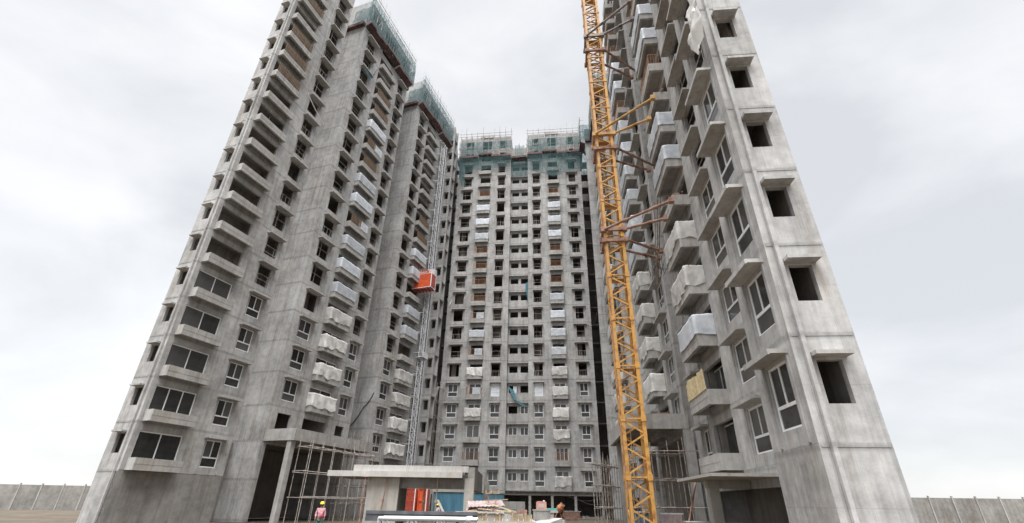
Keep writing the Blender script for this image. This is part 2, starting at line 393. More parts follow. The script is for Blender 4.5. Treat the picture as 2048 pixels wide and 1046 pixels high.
def add_window(root, xa, xb, z, h, y, style='casement', film=False):
    w = xb - xa
    if style == 'casement':
        o = link('window', cached(('fr', round(w, 2), round(h, 2)), lambda: frame_mesh(w, h)), root, (xa, y + .07, z))
        t = h * .36; f = .075
        pm = 'film' if film else 'glass'
        def pn(pw, ph, x, zz):
            me = cached(('pane', round(pw, 2), round(ph, 2), pm), lambda: MB().box(0, pw, 0, .012, 0, ph).mesh('pane', pm))
            link('pane', me, o, (x, .03, zz))
        pn(w / 2 - .04 - f, h - t - .05 - f, f, t + .05); pn(w / 2 - .04 - f, h - t - .05 - f, w / 2 + .04, t + .05)
        pn(w - 2 * f, t - .05 - f, f, f)
    else:
        n = 2 if style == 'slider' else 3
        o = link('window' if h < 1.8 else 'balcony_door', cached(('sl', round(w, 2), round(h, 2), n), lambda: slider_mesh(w, h, n)), root, (xa, y + .07, z))
        pw = w / n - .07
        for j in range(n):
            if film and j == 1: pmn = 'film'
            else: pmn = 'glass'
            me = cached(('pane', round(pw, 2), round(h - .14, 2), pmn), lambda: MB().box(0, pw, 0, .012, 0, h - .14).mesh('pane', pmn))
            link('pane', me, o, (w * j / n + .04, .03, .07))
    return o

def rail_mesh(w, h, kind):
    mb = MB()
    if kind == 0:
        mb.bar((0, 0, h * .5), (w, 0, h * .5), .035).bar((0, 0, h * .15), (w, 0, h * .15), .03)
        mb.bar((w * .78, 0, 0), (w * .78, 0, h * .5), .03)
    elif kind == 1:
        mb.bar((0, 0, h * .42), (w, 0, h * .44), .035)
        for q in (.18, .5, .8): mb.bar((w * q, 0, 0), (w * q, 0, h * .43), .028)
    elif kind == 2:
        mb.bar((0, 0, h * .55), (w, 0, h * .53), .04).bar((w * .3, 0, 0), (w * .3, 0, h), .03)
    else:
        mb.bar((0, 0, h * .3), (w, 0, h * .3), .03).bar((0, 0, h * .55), (w, 0, h * .55), .03)
        for q in (.12, .9): mb.bar((w * q, 0, 0), (w * q, 0, h * .55), .03)
    return mb.mesh('window_rail', 'pale_rail')

def baluster_mesh(w, d, h=1.0):
    mb = MB()
    for z in (0.08, h): mb.bar((0, 0, z), (w, 0, z), .05); mb.bar((0, 0, z), (0, d, z), .05); mb.bar((w, 0, z), (w, d, z), .05)
    n = int(w / .17)
    for j in range(n + 1): mb.bar((w * j / n, 0, .08), (w * j / n, 0, h), .024 if j % 6 else .045)
    for x in (0, w):
        for j in range(1, max(2, int(d / .16))): mb.bar((x, d * j / max(2, int(d / .16)), .08), (x, d * j / max(2, int(d / .16)), h), .028)
    return mb.mesh('railing', 'rust_rail')

def balcony_mesh(w, d):
    """tray balcony: perimeter beams, slab set up inside them, low upstand"""
    mb = MB(); b2 = .2
    mb.box(0, w, -d, -d + b2, 0, .74)
    mb.box(0, b2, -d + b2, 0, 0, .74).box(w - b2, w, -d + b2, 0, 0, .74)
    mb.box(b2, w - b2, -d + b2, .2, .46, .6)
    mb.box(-.012, w + .012, -d - .012, -d + .05, .36, .40)
    return mb.mesh('balcony', 'conc_s')

def shade_mesh(w, d):
    mb = MB(); mb.box(0, w, -d, 0.0, 0, .13)
    mb.box(.0, w, -d, -d + .06, -.035, -.001)     # drip nib
    return mb.mesh('sunshade', 'conc_s')

def sheet_mesh(w, d, h, seed, mat, sag=.25, amp=.05, x_from=0.0):
    """plastic sheet tied over a balcony front, wrapping round both ends"""
    rnd = random.Random(seed); mb = MB()
    nx, nzs = 46, 14
    L = w + 2 * d; idx = {}
    off = Vector((rnd.random() * 90, rnd.random() * 90, rnd.random() * 90))
    for i in range(nx + 1):
        s = L * i / nx
        for j in range(nzs + 1):
            v = j / nzs
            low = sag * (noise.noise(Vector((s * .9, 0, 0)) + off) + .15 * math.sin(s * 5 + seed))
            topd = -.05 * abs(math.sin(s * 2.2 + seed))
            z = (h + topd) * v + low * (1 - v)
            P = Vector((s * 1.4, z * 1.6, 0)) + off
            F = Vector((s * 2.9 + z * 1.1, z * .5 - s * .25, 0)) + off
            cre = (1 - abs(noise.noise(F))) ** 2 + .45 * (1 - abs(noise.noise(F * 2.3))) ** 2
            dsp = amp * (1.0 * noise.noise(P * .7) + 1.1 * (cre - .9) + .5 * (1 - v) ** 2 * math.sin(s * 6.5 + seed)) + .03
            if s < d: p = (-dsp, -s, z)
            elif s < d + w: p = (s - d, -d - dsp, z)
            else: p = (w + dsp, -d + (s - d - w), z)
            idx[i, j] = len(mb.v); mb.v.append(p)
    for i in range(nx):
        for j in range(nzs): mb.f.append((idx[i, j], idx[i + 1, j], idx[i + 1, j + 1], idx[i, j + 1]))
    # small back lip so the sheet is folded over the rail
    for i in range(nx):
        a, b2 = idx[i, nzs], idx[i + 1, nzs]
        k = len(mb.v)
        for q in (b2, a):
            x, y, z = mb.v[q]; mb.v.append((x * .94 + w * .03, y * .8, z - .22))
        mb.f.append((a, b2, k, k + 1))
    return mb.mesh('sheet', mat, smooth=True)

def half_sheet(w, h, seed, mat, amp=.03):
    mb = MB(); nx, nzs = 12, 9; off = Vector((seed * 3.1, seed * 1.7, 0)); idx = {}
    for i in range(nx + 1):
        for j in range(nzs + 1):
            x = w * i / nx; v = j / nzs; z = h * v + .10 * (1 - v) * noise.noise(Vector((x * 2, 0, 0)) + off)
            y = -amp * (1 + noise.noise(Vector((x * 2.2, z * 2.2, 0)) + off))
            idx[i, j] = len(mb.v); mb.v.append((x, y, z))
    for i in range(nx):
        for j in range(nzs): mb.f.append((idx[i, j], idx[i + 1, j], idx[i + 1, j + 1], idx[i, j + 1]))
    return mb.mesh('sheet', mat, smooth=True)

class Tower:
    def __init__(s, name, label, loc, az, kmax=20):
        s.root = thing(name, label, 'apartment building', (loc[0], loc[1], 0), R(90 - az))
        s.az = az; s.rz = R(90 - az); s.loc = Vector((loc[0], loc[1], 0)); s.kmax = kmax
    def world(s, x, y, z): return s.loc + Matrix.Rotation(s.rz, 3, 'Z') @ Vector((x, y, z))

def plain_wall(T, x0, x1, y0, y1, z0, z1, name='wall', mat='conc'):
    return link(name, MB().box(x0, x1, y0, y1, z0, z1).mesh(name, mat), T.root)

def wing(T, x0, x1, cols, y=0.0, z0=3.2, z1=66.5, depth=6.0, glazed=4, bal_d=0.6, shade_top=18, kmin=0, seed=1, rails=True,
         films=(), nobal=(), bare=(), open_side='', shade_d=.45):
    """one projecting bay of a tower. cols: ('win'|'bal', opening a, b, ledge a, b)"""
    rnd = random.Random(seed); root = T.root
    holes = []
    for typ, a, b2, la, lb in cols:
        for k in range(kmin, T.kmax + 1):
            z = 3.2 + 3 * k
            holes.append((a, b2, z + (.5 if typ == 'win' else .36), z + 2.4))
    wm = wall_mesh(x0, x1, z0, z1, holes, y)
    yb = y + depth
    if 'L' not in open_side: wm.quad((x0, y, z0), (x0, y, z1), (x0, yb, z1), (x0, yb, z0))
    if 'R' not in open_side: wm.quad((x1, y, z0), (x1, yb, z0), (x1, yb, z1), (x1, y, z1))
    wm.quad((x0, y, z1), (x1, y, z1), (x1, yb, z1), (x0, yb, z1)); wm.quad((x0, yb, z0), (x0, yb, z1), (x1, yb, z1), (x1, yb, z0))
    wm.quad((x0, y, z0), (x0, yb, z0), (x1, yb, z0), (x1, y, z0))
    # shallow fins either side of every window strip
    for typ, a, b2, la, lb in cols:
        if typ == 'win':
            for xx in (la + .04, lb - .16): wm.box(xx, xx + .12, y - .05, y + .02, z0 + .05, z1 - 5.6)
    link('wall', wm.mesh('wall', 'conc'), root)
    # rooms behind the openings
    im = MB()
    for k in range(kmin, T.kmax + 2):
        zf = 3.2 + 3 * k
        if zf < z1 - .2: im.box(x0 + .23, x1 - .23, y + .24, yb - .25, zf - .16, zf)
    xs = sorted([(c[1] + c[2]) / 2 for c in cols])
    for a, b2 in zip(xs[:-1], xs[1:]): im.box((a + b2) / 2 - .08, (a + b2) / 2 + .08, y + .245, yb - .255, z0 + .01, z1 - .3)
    yi = min(max(y + 1.7, yb - 2.4), yb - .42)
    im.box(x0 + .24, x1 - .24, yi, yi + .15, z0 + .02, z1 - .4)
    for typ, a, b2, la, lb in cols:  # added planes whose brown tone stands in for lit ceilings
        for k in range(max(glazed + 1, kmin), T.kmax + 1):
            q = rnd.random(); zf = 3.2 + 3 * k; w_ = round(b2 - a, 2)
            if q < .20: link('lit_ceiling_plane', cached(('rp', w_), lambda: MB().box(-.1, w_ + .1, 0, .1, .002, 2.83).mesh('lit_ceiling_plane', 'conc_p')), root, (a, y + 1.25, zf))
            elif q < .32: link('lit_ceiling_plane', cached(('rph', w_), lambda: MB().box(.1, .1 + w_ * .5, 0, .1, .002, 2.83).mesh('lit_ceiling_plane', 'conc_p')), root, (a, y + .9, zf))
            elif q < .45: link('room_prop', cached('rprop', lambda: MB().bar((0, 0, 0), (.1, .05, 2.8), .07).mesh('room_prop', 'pipe')), root, (a + (b2 - a) * rnd.uniform(.2, .8), y + .5, zf))
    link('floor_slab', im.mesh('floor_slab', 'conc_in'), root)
    for ci, (typ, a, b2, la, lb) in enumerate(cols):
        for k in range(kmin, T.kmax + 1):
            z = 3.2 + 3 * k
            if typ == 'win':
                if k in bare: continue
                if k <= shade_top:
                    link('sunshade', cached(('sh', round(lb - la, 2), shade_d), lambda: shade_mesh(lb - la, shade_d)), root, (la, y - .002, z + 2.5))
                if k <= glazed: add_window(root, a, b2, z + .5, 1.9, y, film=(ci, k) in films)
                elif rnd.random() < .9:
                    kd = rnd.choice((0, 0, 1, 2, 3))
                    link('window_rail', cached(('rl', round(b2 - a, 2), kd), lambda: rail_mesh(b2 - a, 1.9, kd)), root, (a, y + .1, z + .5))
            else:
                if k <= shade_top and k not in nobal:
                    bo = link('balcony', cached(('bal', round(lb - la, 2), bal_d), lambda: balcony_mesh(lb - la, bal_d)), root, (la, y - .003, z))
                if k <= glazed and k not in nobal:
                    add_window(root, a, b2, z + .36, 2.04, y + .5 * (bal_d > .8), style='slider' if k != 1 else 'triple')

def gable(T, xs, y0, y1, z0, z1, hx, sgn, name='gable_wall', kr=range(0, 20)):
    """flank wall at x=xs with a stack of small windows; sgn=+1 faces +x"""
    holes = [(hx - .35, hx + .35, 4.2 + 3 * k, 5.4 + 3 * k) for k in kr]
    mb = wall_mesh(y0, y1, z0, z1, holes, 0, .2)
    for k in kr: mb.box(hx - .5, hx + .5, -.4, 0.0, 5.47 + 3 * k, 5.58 + 3 * k)
    for k in kr: mb.box(y0 + .05, y1 - .05, -.012, .004, 3.1 + 3 * k, 3.2 + 3 * k)
    mb.box(y0 + .25, y0 + .37, -.14, -.02, z0 + .1, z1 - .1)
    mb.v = [(xs - sgn * b2, a, c) for a, b2, c in mb.v]
    return link(name, mb.mesh(name, 'conc'), T.root)

def catch_fan(T, x0, x1, y, label, group, z=60.75, d=0.9, nets='full', steps=()):
    """catch platform and netted scaffold round the head of one bay"""
    t = thing('edge_scaffold', label, 'scaffold', T.world(x0, y, z), T.rz, group)
    w = x1 - x0; rnd = random.Random(int(x0 * 10) + 5)
    n = max(2, int(w / 1.25))
    for j in range(n):
        xa = w * j / n + .004; xb = w * (j + 1) / n - .004
        dz = .0
        for sa, sb, sz in steps:
            if sa - x0 < (xa + xb) / 2 < sb - x0: dz = sz
        mb = MB(); dd = d + rnd.uniform(-.06, .08)
        mb.v = [(xa, .0, -.05), (xb, .0, -.05), (xb, -dd, .42), (xa, -dd, .42), (xa, .0, .03), (xb, .0, .03), (xb, -dd, .52), (xa, -dd, .52)]
        mb.f = [(0, 3, 2, 1), (4, 5, 6, 7), (0, 1, 5, 4), (1, 2, 6, 5), (2, 3, 7, 6), (3, 0, 4, 7)]
        mb.box(xa, xb, -dd - .04, -dd - .001, .30, .72)
        link('platform_panel', mb.mesh('platform_panel', 'platform'), t, (0, 0, dz + rnd.uniform(-.05, .05)))
    for sx in (-.55, w + .05):                       # returns along the flanks
        for q in range(4):
            ya = 1.25 * q; mb = MB().box(0, .5, ya + .03, ya + 1.2, .1, .62)
            link('platform_panel', mb.mesh('platform_panel', 'platform'), t, (sx, 0, rnd.uniform(-.05, .05)))
    ml = MB(); m2 = MB()
    nn = int(w / 1.1)
    hs = .55 if nets == 'thin' else 1.0
    for j in range(nn + 1):
        x = w * j / nn
        ml.bar((x, -.75, .55), (x + rnd.uniform(-.1, .1), -.72, 6.6 * hs + rnd.uniform(0, 1.6)), .07)
        ml.bar((x, -.25, .3), (x, -.22, 6.2 * hs + rnd.uniform(0, 1.0)), .06)
        if j % 2: ml.bar((x, -.75, .6), (min(w, x + 1.0), -.74, 3.6), .05)
    for zz in ((1.3, 2.8, 4.3, 5.7, 6.4) if hs == 1 else (1.3, 2.8)): m2.bar((-.3, -.76, zz), (w + .3, -.76, zz + rnd.uniform(-.05, .05)), .06)
    for zz in ((1.3, 2.8, 4.3, 5.7) if hs == 1 else (1.3, 2.8)):
        for j in range(nn + 1): m2.bar((w * j / nn, -.8, zz + .05), (w * j / nn, .0, zz + .05), .05)
    link('standard', ml.mesh('standard', 'pale_pipe'), t, kind='stuff'); link('ledger', m2.mesh('ledger', 'pale_pipe'), t, kind='stuff')
    def net(xa, xb, za, zb, yy=-.82, mat='net', name='safety_net', side=None):
        nx, nzz = 14, 5; mb = MB(); idx = {}
        for i in range(nx + 1):
            for j in range(nzz + 1):
                u = i / nx; v = j / nzz
                q = noise.noise(Vector((u * 6 + xa, v * 3, yy * 3))) * .12
                p = (xa + (xb - xa) * u, yy + q, za + (zb - za) * v + .25 * noise.noise(Vector((u * 5, xa, zb))) * (v if zb > 5 else 1)) if side is None else (side + q, yy + u * 2.6, za + (zb - za) * v)
                idx[i, j] = len(mb.v); mb.v.append(p)
        for i in range(nx):
            for j in range(nzz): mb.f.append((idx[i, j], idx[i + 1, j], idx[i + 1, j + 1], idx[i, j + 1]))
        link(name, mb.mesh(name, mat, smooth=True), t)
    if nets == 'full':
        net(-.6, w + .4, .55, 5.4); net(0, 1, .55, 3.2, side=-.62); net(0, 1, .55, 4.2, side=w + .45)
        net(-.6, w + .4, 5.4, 7.6, mat='net_pale'); net(0, 1, 3.2, 7.2, side=-.62, mat='net_pale')
    elif nets == 'strips':
        net(-.2, w + .2, 2.2, 4.1, mat='net_thin'); net(.4, w * .55, .6, 2.3, mat='net_thin')
    elif nets == 'thin':
        net(w * .2, w * .85, .6, 3.4, mat='net_thin')
    return t, net

def hang_sheet(T, x, y, k, w, d, kind, label, seed, drop=None):
    z = 3.2 + 3 * k
    if kind == 'half':
        o = link('plastic_sheet', half_sheet(w * .52, 1.05, seed, 'bsheet'), None, T.world(x + w * .44, y - d - .02, z + .68), (0, 0, T.rz))
    else:
        mat = {'w': 'tarp', 'b': 'bsheet', 'g': 'gsheet', 'p': 'tarp'}[kind]
        h = {'w': 1.28, 'b': 1.2, 'g': 1.45, 'p': 1.2}[kind]
        o = link('plastic_sheet', sheet_mesh(w + .06, d + .02, h, seed, mat, sag=.30 if kind in 'wp' else .09, amp=.06 if kind in 'wp' else .022), None,
                 T.world(x - .03, y - .02, z + 1.78 - h), (0, 0, T.rz))
    return tag(o, label, 'plastic sheet', 'plastic sheets wrapped round balconies')

def railing(T, x, y, k, w, d):
    o = link('railing', cached(('bl', round(w, 2), d), lambda: baluster_mesh(w - .12, d - .08)), T.root, (x + .06, y - d + .08, 3.2 + 3 * k + .74))
    return o

def boards(T, x, y, k, w, d, mat='board', frac=1.0):
    rnd = random.Random(k * 17 + int(w * 10)); n = max(3, int(w * frac / (.34 if mat == 'yboard' else .17)))
    for j in range(n):
        xa = w * frac * j / n + .02; me = MB().box(0, w * frac / n - (.015 if mat == 'yboard' else .05), -.02, .02, 0, 1.0 + rnd.uniform(-.08, .06)).mesh('guard_board', mat)
        link('guard_board', me, T.root, (x + xa, y - d + rnd.uniform(-.03, -.02), 3.2 + 3 * k + .74), (rnd.uniform(-.02, .05), 0, 0))

# ---- setting: ground
gm = MB()
N = 40
for i in range(N + 1):
    for j in range(N + 1):
        f = lambda q: math.copysign(abs(q) ** 2.2, q) * 900
        x, y = f(i / N * 2 - 1), f(j / N * 2 - 1) + 30
        gm.v.append((x, y, .05 * noise.noise(Vector((x * .3, y * .3, 0))) - .03 if abs(x) < 60 and abs(y) < 100 else -.03))
for i in range(N):
    for j in range(N):
        a = i * (N + 1) + j; gm.f.append((a, a + N + 1, a + N + 2, a + 1))
link('ground', gm.mesh('ground', 'soil', smooth=True), kind='structure')

# ---- central tower
CT = Tower('apartment_tower', 'unfinished grey concrete apartment tower seen square on between the two side towers', (1.58, 69.6), 96.2)
LW = [('win', -11.05, -9.55, -11.45, -9.2), ('bal', -7.85, -5.95, -8.2, -5.85), ('win', -4.5, -3.1, -4.65, -3.0)]
RW = [('win', 2.03, 3.36, 1.92, 3.55), ('bal', 5.0, 6.72, 4.8, 7.0), ('win', 8.77, 10.0, 8.3, 10.4)]
wing(CT, -12.2, -2.1, LW, bal_d=.55, seed=3, films={(2, 4)}, depth=7)
wing(CT, 1.16, 11.1, RW, bal_d=.55, seed=4, films={(0, 4)}, depth=7)
# recessed centre bay with paired kitchen windows
holes = []
for k in range(0, 20):
    z = 3.2 + 3 * k
    holes += [(-1.85, -.55, z + 1.15, z + 2.25), (-.1, 1.1, z + 1.15, z + 2.25)]
rb = wall_mesh(-2.1, 1.16, 3.2, 64.2, holes, y=.95)
for k in range(0, 20):
    z = 3.2 + 3 * k
    rb.box(-2.098, 1.158, .55, .949, z - .36, z + 1.12)          # proud spandrel, its foot shading the pair below
rb.box(-2.1, 1.16, 5.5, 5.7, 3.2, 64.2)
for k in range(0, 21): rb.box(-2.09, 1.15, 1.2, 5.45, 3.04 + 3 * k, 3.2 + 3 * k)
link('recess_wall', rb.mesh('recess_wall', 'conc'), CT.root)
for k in range(0, 20):
    z = 3.2 + 3 * k
    if k <= 2: add_window(CT.root, -1.85, -.55, z + 1.15, 1.1, .95, 'slider'); add_window(CT.root, -.1, 1.1, z + 1.15, 1.1, .95, 'slider')
    if k == 3: add_window(CT.root, -.1, 1.1, z + 1.15, 1.1, .95, 'slider')
    if k == 4: link('pane', MB().box(0, .55, 0, .02, 0, 1.05).mesh('pane', 'film'), CT.root, (-1.2, 1.02, z + 1.17))
for x0_, x1_ in ((-12.2, -11.95), (10.85, 11.1)): plain_wall(CT, x0_, x1_, 7.0, 11.5, 0, 66, 'side_wall')
plain_wall(CT, -17.5, -12.2, 11.2, 11.5, 0, 66, 'back_wall', 'conc_in')
plain_wall(CT, 11.1, 16.0, 11.2, 11.5, 0, 66, 'back_wall', 'conc_in')
for k in range(1, 21):
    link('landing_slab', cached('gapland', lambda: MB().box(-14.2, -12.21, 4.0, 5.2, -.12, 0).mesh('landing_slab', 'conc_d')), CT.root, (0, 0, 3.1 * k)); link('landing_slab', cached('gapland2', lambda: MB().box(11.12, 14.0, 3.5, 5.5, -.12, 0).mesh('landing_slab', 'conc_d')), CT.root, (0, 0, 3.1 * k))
# parapet upstands and lift-head boxes on the roof
pm = MB()
for a, b2 in ((-12.2, -2.1), (1.16, 11.1)): pm.box(a + .01, b2 - .01, .01, .2, 66.502, 66.75)
pm.box(-8.3, -5.5, -.12, 2.5, 66.503, 67.2).box(4.5, 7.2, -.12, 2.5, 66.503, 67.2)
link('parapet', pm.mesh('parapet', 'conc'), CT.root)
# stilt floor: edge beam, columns, back wall
sm = MB().box(-12.2, 12.6, -.25, .3, 2.62, 3.08).box(-12.2, 12.6, -.55, 7.0, 3.082, 3.197)
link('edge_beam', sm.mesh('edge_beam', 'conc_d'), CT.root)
for x in (-11.9, -8.2, -2.3, 1.35, 4.35, 7.45, 11.0):
    link('column', cached('ctcol', lambda: MB().box(-.17, .17, -.2, .4, 0, 2.62).mesh('column', 'conc_s')), CT.root, (x, 0, 0))
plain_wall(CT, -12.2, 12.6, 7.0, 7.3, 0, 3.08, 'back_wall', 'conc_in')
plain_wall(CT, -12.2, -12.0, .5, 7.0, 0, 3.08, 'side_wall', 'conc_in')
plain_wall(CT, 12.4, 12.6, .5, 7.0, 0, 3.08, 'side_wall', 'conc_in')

c2 = {3: 'w', 4: 'half', 5: 'w', 6: 'half', 7: 'b', 8: 'half', 13: 'b', 14: 'b', 15: 'b'}
c6 = {0: 'w', 2: 'w', 3: 'w', 4: 'w', 5: 'w', 6: 'b', 7: 'b', 8: 'b', 9: 'b', 13: 'b', 14: 'b', 15: 'b'}
KIND = {'w': 'crumpled white sheet', 'b': 'taut bluish sheet', 'g': 'dark grey blue sheet', 'half': 'narrow bluish sheet covering the right half', 'p': 'torn white sheet'}
def klabel(kind, k, where):
    if kind == 'half': return f'narrow sheet over half the {ORD[k]}-storey balcony, {where}'
    return f'{KIND[kind]} on the {ORD[k]}-storey balcony, {where}'
for k in range(0, 17):
    if k in c2: hang_sheet(CT, -8.2, 0, k, 2.35, .55, c2[k], klabel(c2[k], k, 'left stack of the central tower'), k + 11)
    if (k not in c2 or c2[k] == 'half') and k != 2: railing(CT, -8.2, 0, k, 2.35, .55)
    if k in c6: hang_sheet(CT, 4.8, 0, k, 2.2, .55, c6[k], klabel(c6[k], k, 'right stack of the central tower'), k + 41)
    else: railing(CT, 4.8, 0, k, 2.2, .55)

# ---- right-hand tower (near): x runs from far to near
RT = Tower('apartment_tower', 'tall grey concrete tower with projecting balconies along the right edge, behind the crane', (10.83, 22.0), 185.5)
GR = 'netted scaffolds round tower heads'
wing(RT, -8.3, 3.1, [('win', -6.8, -5.5, -7.1, -5.3), ('bal', -4.75, -1.5, -4.85, -1.4), ('win', .4, 2.35, .1, 2.65)], bal_d=1.03, shade_d=.58, seed=11, depth=2.6)
wing(RT, -21.6, -10.2, [('win', -20.2, -18.9, -20.5, -18.6), ('bal', -17.65, -14.45, -17.75, -14.35), ('win', -12.9, -11.0, -13.2, -10.75)], bal_d=1.03, shade_d=.58, seed=12, z0=6.2, kmin=1)
wing(RT, -43.2, -31.8, [('win', -41.9, -40.6, -42.2, -40.3), ('bal', -39.4, -36.2, -39.5, -36.1), ('win', -34.4, -32.6, -34.7, -32.3)], bal_d=1.03, shade_d=.58, seed=13)
wing(RT, 6.6, 9.45, [('win', 7.45, 8.85, 7.2, 9.15)], y=-1.85, shade_d=.58, seed=14, depth=1.8, open_side='R')
gable(RT, 9.45, -1.85, -.05, 0, 66.5, -.95, 1)
plain_wall(RT, -43.75, -43.25, -1.75, .5, 0, 64.5)
plain_wall(RT, -57.0, -43.76, -.6, 4, 0, 64.5)
plain_wall(RT, 3.1, 6.6, .5, .8, 0, 64)
plain_wall(RT, -10.2, -8.3, 2.6, 2.9, 0, 64)
plain_wall(RT, -31.8, -21.6, 1.6, 1.9, 6.2, 64)
plain_wall(RT, -31.8, -21.61, .1, 6.0, 6.0, 6.19, 'floor_slab', 'conc_in')
plain_wall(RT, -31.8, -21.61, 2.4, 2.6, 0, 5.99, 'back_wall', 'conc_in')  # wall added to close off far light and darken the porch
for a, b2 in ((-8.3, 3.1), (-21.6, -10.2), (-43.2, -31.8), (6.6, 9.45)):
    yy = -1.85 if a == 6.6 else 0
    link('base_wall', wall_mesh(a, b2, 0, 3.198 if a != -21.6 else 6.198, [(a + 1.0, b2 - (.9 if a != -21.6 else .3), .0, 2.4 if a != -21.6 else 5.9)] if b2 - a > 5 else [], y=yy).mesh('base_wall', 'conc'), RT.root)
    dp_ = {-8.3: 2.6, 6.6: 1.8}.get(a, 6.0)
    (plain_wall(RT, a, a + .25, yy + .003, yy + dp_, 0, 3.196, 'base_wall', 'conc') if a != -21.6 else None); plain_wall(RT, b2 - .25, b2, yy + .003, yy + dp_, 0, 3.196 if a != -21.6 else 6.196, 'base_wall', 'conc') if a != 6.6 else None
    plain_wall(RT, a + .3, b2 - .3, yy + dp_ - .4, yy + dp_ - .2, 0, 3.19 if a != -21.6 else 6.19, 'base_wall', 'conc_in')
b1 = {11: 'b', 10: 'b', 7: 'b', 6: 'b', 4: 'w', 3: 'w', 2: 'b'}
b2m = {14: 'b', 13: 'b', 11: 'b', 10: 'b', 9: 'b', 8: 'b', 7: 'b', 6: 'b', 5: 'w', 4: 'w', 3: 'w', 2: 'w'}
b4 = {12: 'b', 11: 'b', 9: 'b', 8: 'b', 6: 'w', 4: 'w', 3: 'w', 2: 'w', 13: 'b'}
for k in range(1, 18):
    if k in b1: hang_sheet(RT, -4.85, 0, k, 3.45, 1.03, b1[k], klabel(b1[k], k, 'nearest stack of the right tower'), k + 71)
    elif k == 1: boards(RT, -4.85, 0, 1, 3.45, 1.03, 'yboard')
    elif k in (9, 12, 13): railing(RT, -4.85, 0, k, 3.45, 1.03)
    if k in b2m: hang_sheet(RT, -17.75, 0, k, 3.4, 1.03, b2m[k], klabel(b2m[k], k, 'right tower stack beside the crane'), k + 101)
    else: railing(RT, -17.75, 0, k, 3.4, 1.03)
    if k in b4: hang_sheet(RT, -39.5, 0, k, 3.4, 1.03, b4[k], klabel(b4[k], k, 'far stack just left of the crane'), k + 131)
# entrance canopy of the right tower
cm = MB().box(-20.2, -9.6, -4.05, -3.8, 6.15, 7.1).box(-9.85, -9.6, -3.8, -.6, 6.15, 7.1).box(-20.2, -19.95, -3.8, -.01, 6.15, 7.1)
link('soffit', MB().box(-19.95, -9.85, -3.8, -.01, 6.62, 6.85).mesh('soffit', 'conc_in'), RT.root)  # darker concrete here stands in for the shade under the canopy
cm.box(-9.85, -9.6, -.6, -.001, 6.151, 7.101)
link('canopy', cm.mesh('canopy', 'conc_s'), RT.root)
for x in (-19.4,): plain_wall(RT, x, x + .6, -3.6, -3.1, 0, 6.6, 'column', 'conc_s')
plain_wall(RT, -9.98, -9.62, -.4, .2, 0, 6.15, 'column', 'conc_s')
# small porch slab at the right tower's foot
ps = MB().box(-3.2, 2.5, -2.7, -.02, 2.74, 2.86).box(-1.4, -.9, -1.9, -.02, 2.42, 2.738)
link('porch_slab', ps.mesh('porch_slab', 'beige'), RT.root)
plain_wall(RT, -1.38, -.95, -1.85, -1.4, 0, 2.42, 'column', 'beige')

# ---- left-hand towers
LT = Tower('apartment_tower', 'grey concrete tower with two netted heads on the left, orange hoist running up it', (-20.9, 42.77), 19.0)
wing(LT, -.76, 10.67, [('win', .3, 1.95, 0.0, 2.3), ('bal', 3.58, 6.82, 3.5, 6.9), ('win', 8.4, 9.75, 8.12, 10.05)], bal_d=.7, shade_d=.6, seed=21, depth=7, z0=6.2, kmin=1, nobal=(1,), bare=(1,))
wing(LT, 14.4, 25.8, [('win', 15.4, 16.95, 15.1, 17.2), ('bal', 18.13, 21.32, 18.05, 21.4), ('win', 23.2, 24.5, 22.9, 24.8)], bal_d=.7, shade_d=.6, seed=22, depth=7)
plain_wall(LT, 10.67, 14.4, 3.4, 3.7, 0, 65)
# end stair bay with small windows facing the court
dm = MB()
dh = []
for k in range(0, 20): dh.append((-.78, -.18, 4.1 + 3 * k, 5.35 + 3 * k))
# build its near face in a rotated child so that openings stay real
db = wall_mesh(-1.3, 0.0, 0, 66, [(-1.0, -.3, a[2], a[3]) for a in dh], y=0, th=.25)
ex, ey = 3.5, 12.0
db.quad((-1.3, 0, 0), (-1.3, 0, 66), (ex, ey, 66), (ex, ey, 0))
db.quad((-1.3, 0, 66), (5, 0, 66), (5, ey, 66), (ex, ey, 66)); db.quad((ex, ey, 0), (ex, ey, 66), (5, ey, 66), (5, ey, 0))
db.box(-1.1, -.02, 1.6, 1.75, 0, 65.9)
db.box(-.06, -.02, .26, 1.6, 0, 65.9)
for k in range(0, 21): db.box(-1.2, -.07, .26, 1.59, 3.05 + 3 * k, 3.2 + 3 * k)
o = link('stair_bay', db.mesh('stair_bay', 'conc'), LT.root, (25.82, 0, 0))
# local frame of the near face: its x runs from the outer edge back to the facade
o.matrix_local = Matrix(((0, 1, 0, 25.82), (1, 0, 0, 0), (0, 0, 1, 0), (0, 0, 0, 1)))
for k in range(0, 20):
    link('sunshade', cached('dsh', lambda: MB().box(-.32, 0, -.45, .45, 0, .12).mesh('sunshade', 'conc_s')), LT.root, (25.818, -.66, 5.42 + 3 * k))
AT = Tower('apartment_tower', 'grey concrete tower cut off at the extreme left, only its last window stack showing', (-20.9, 42.77), 19.0)
wing(AT, -11.4, -3.65, [('bal', -11.0, -7.85, -11.1, -7.75), ('win', -5.9, -4.5, -6.2, -4.2)], bal_d=.7, shade_d=.6, seed=23, depth=2.0, open_side='L')
gable(AT, -11.4, 0, 2.0, 0, 66.5, 1.0, -1)
plain_wall(AT, -11.4, -3.65, 0.01, .3, 0, 3.19, 'base_wall', 'conc_d')
plain_wall(AT, -11.38, -3.67, 1.7, 1.95, 0, 3.19, 'base_wall', 'conc_d')
plain_wall(AT, -3.62, -.8, 4.5, 4.8, 0, 64)
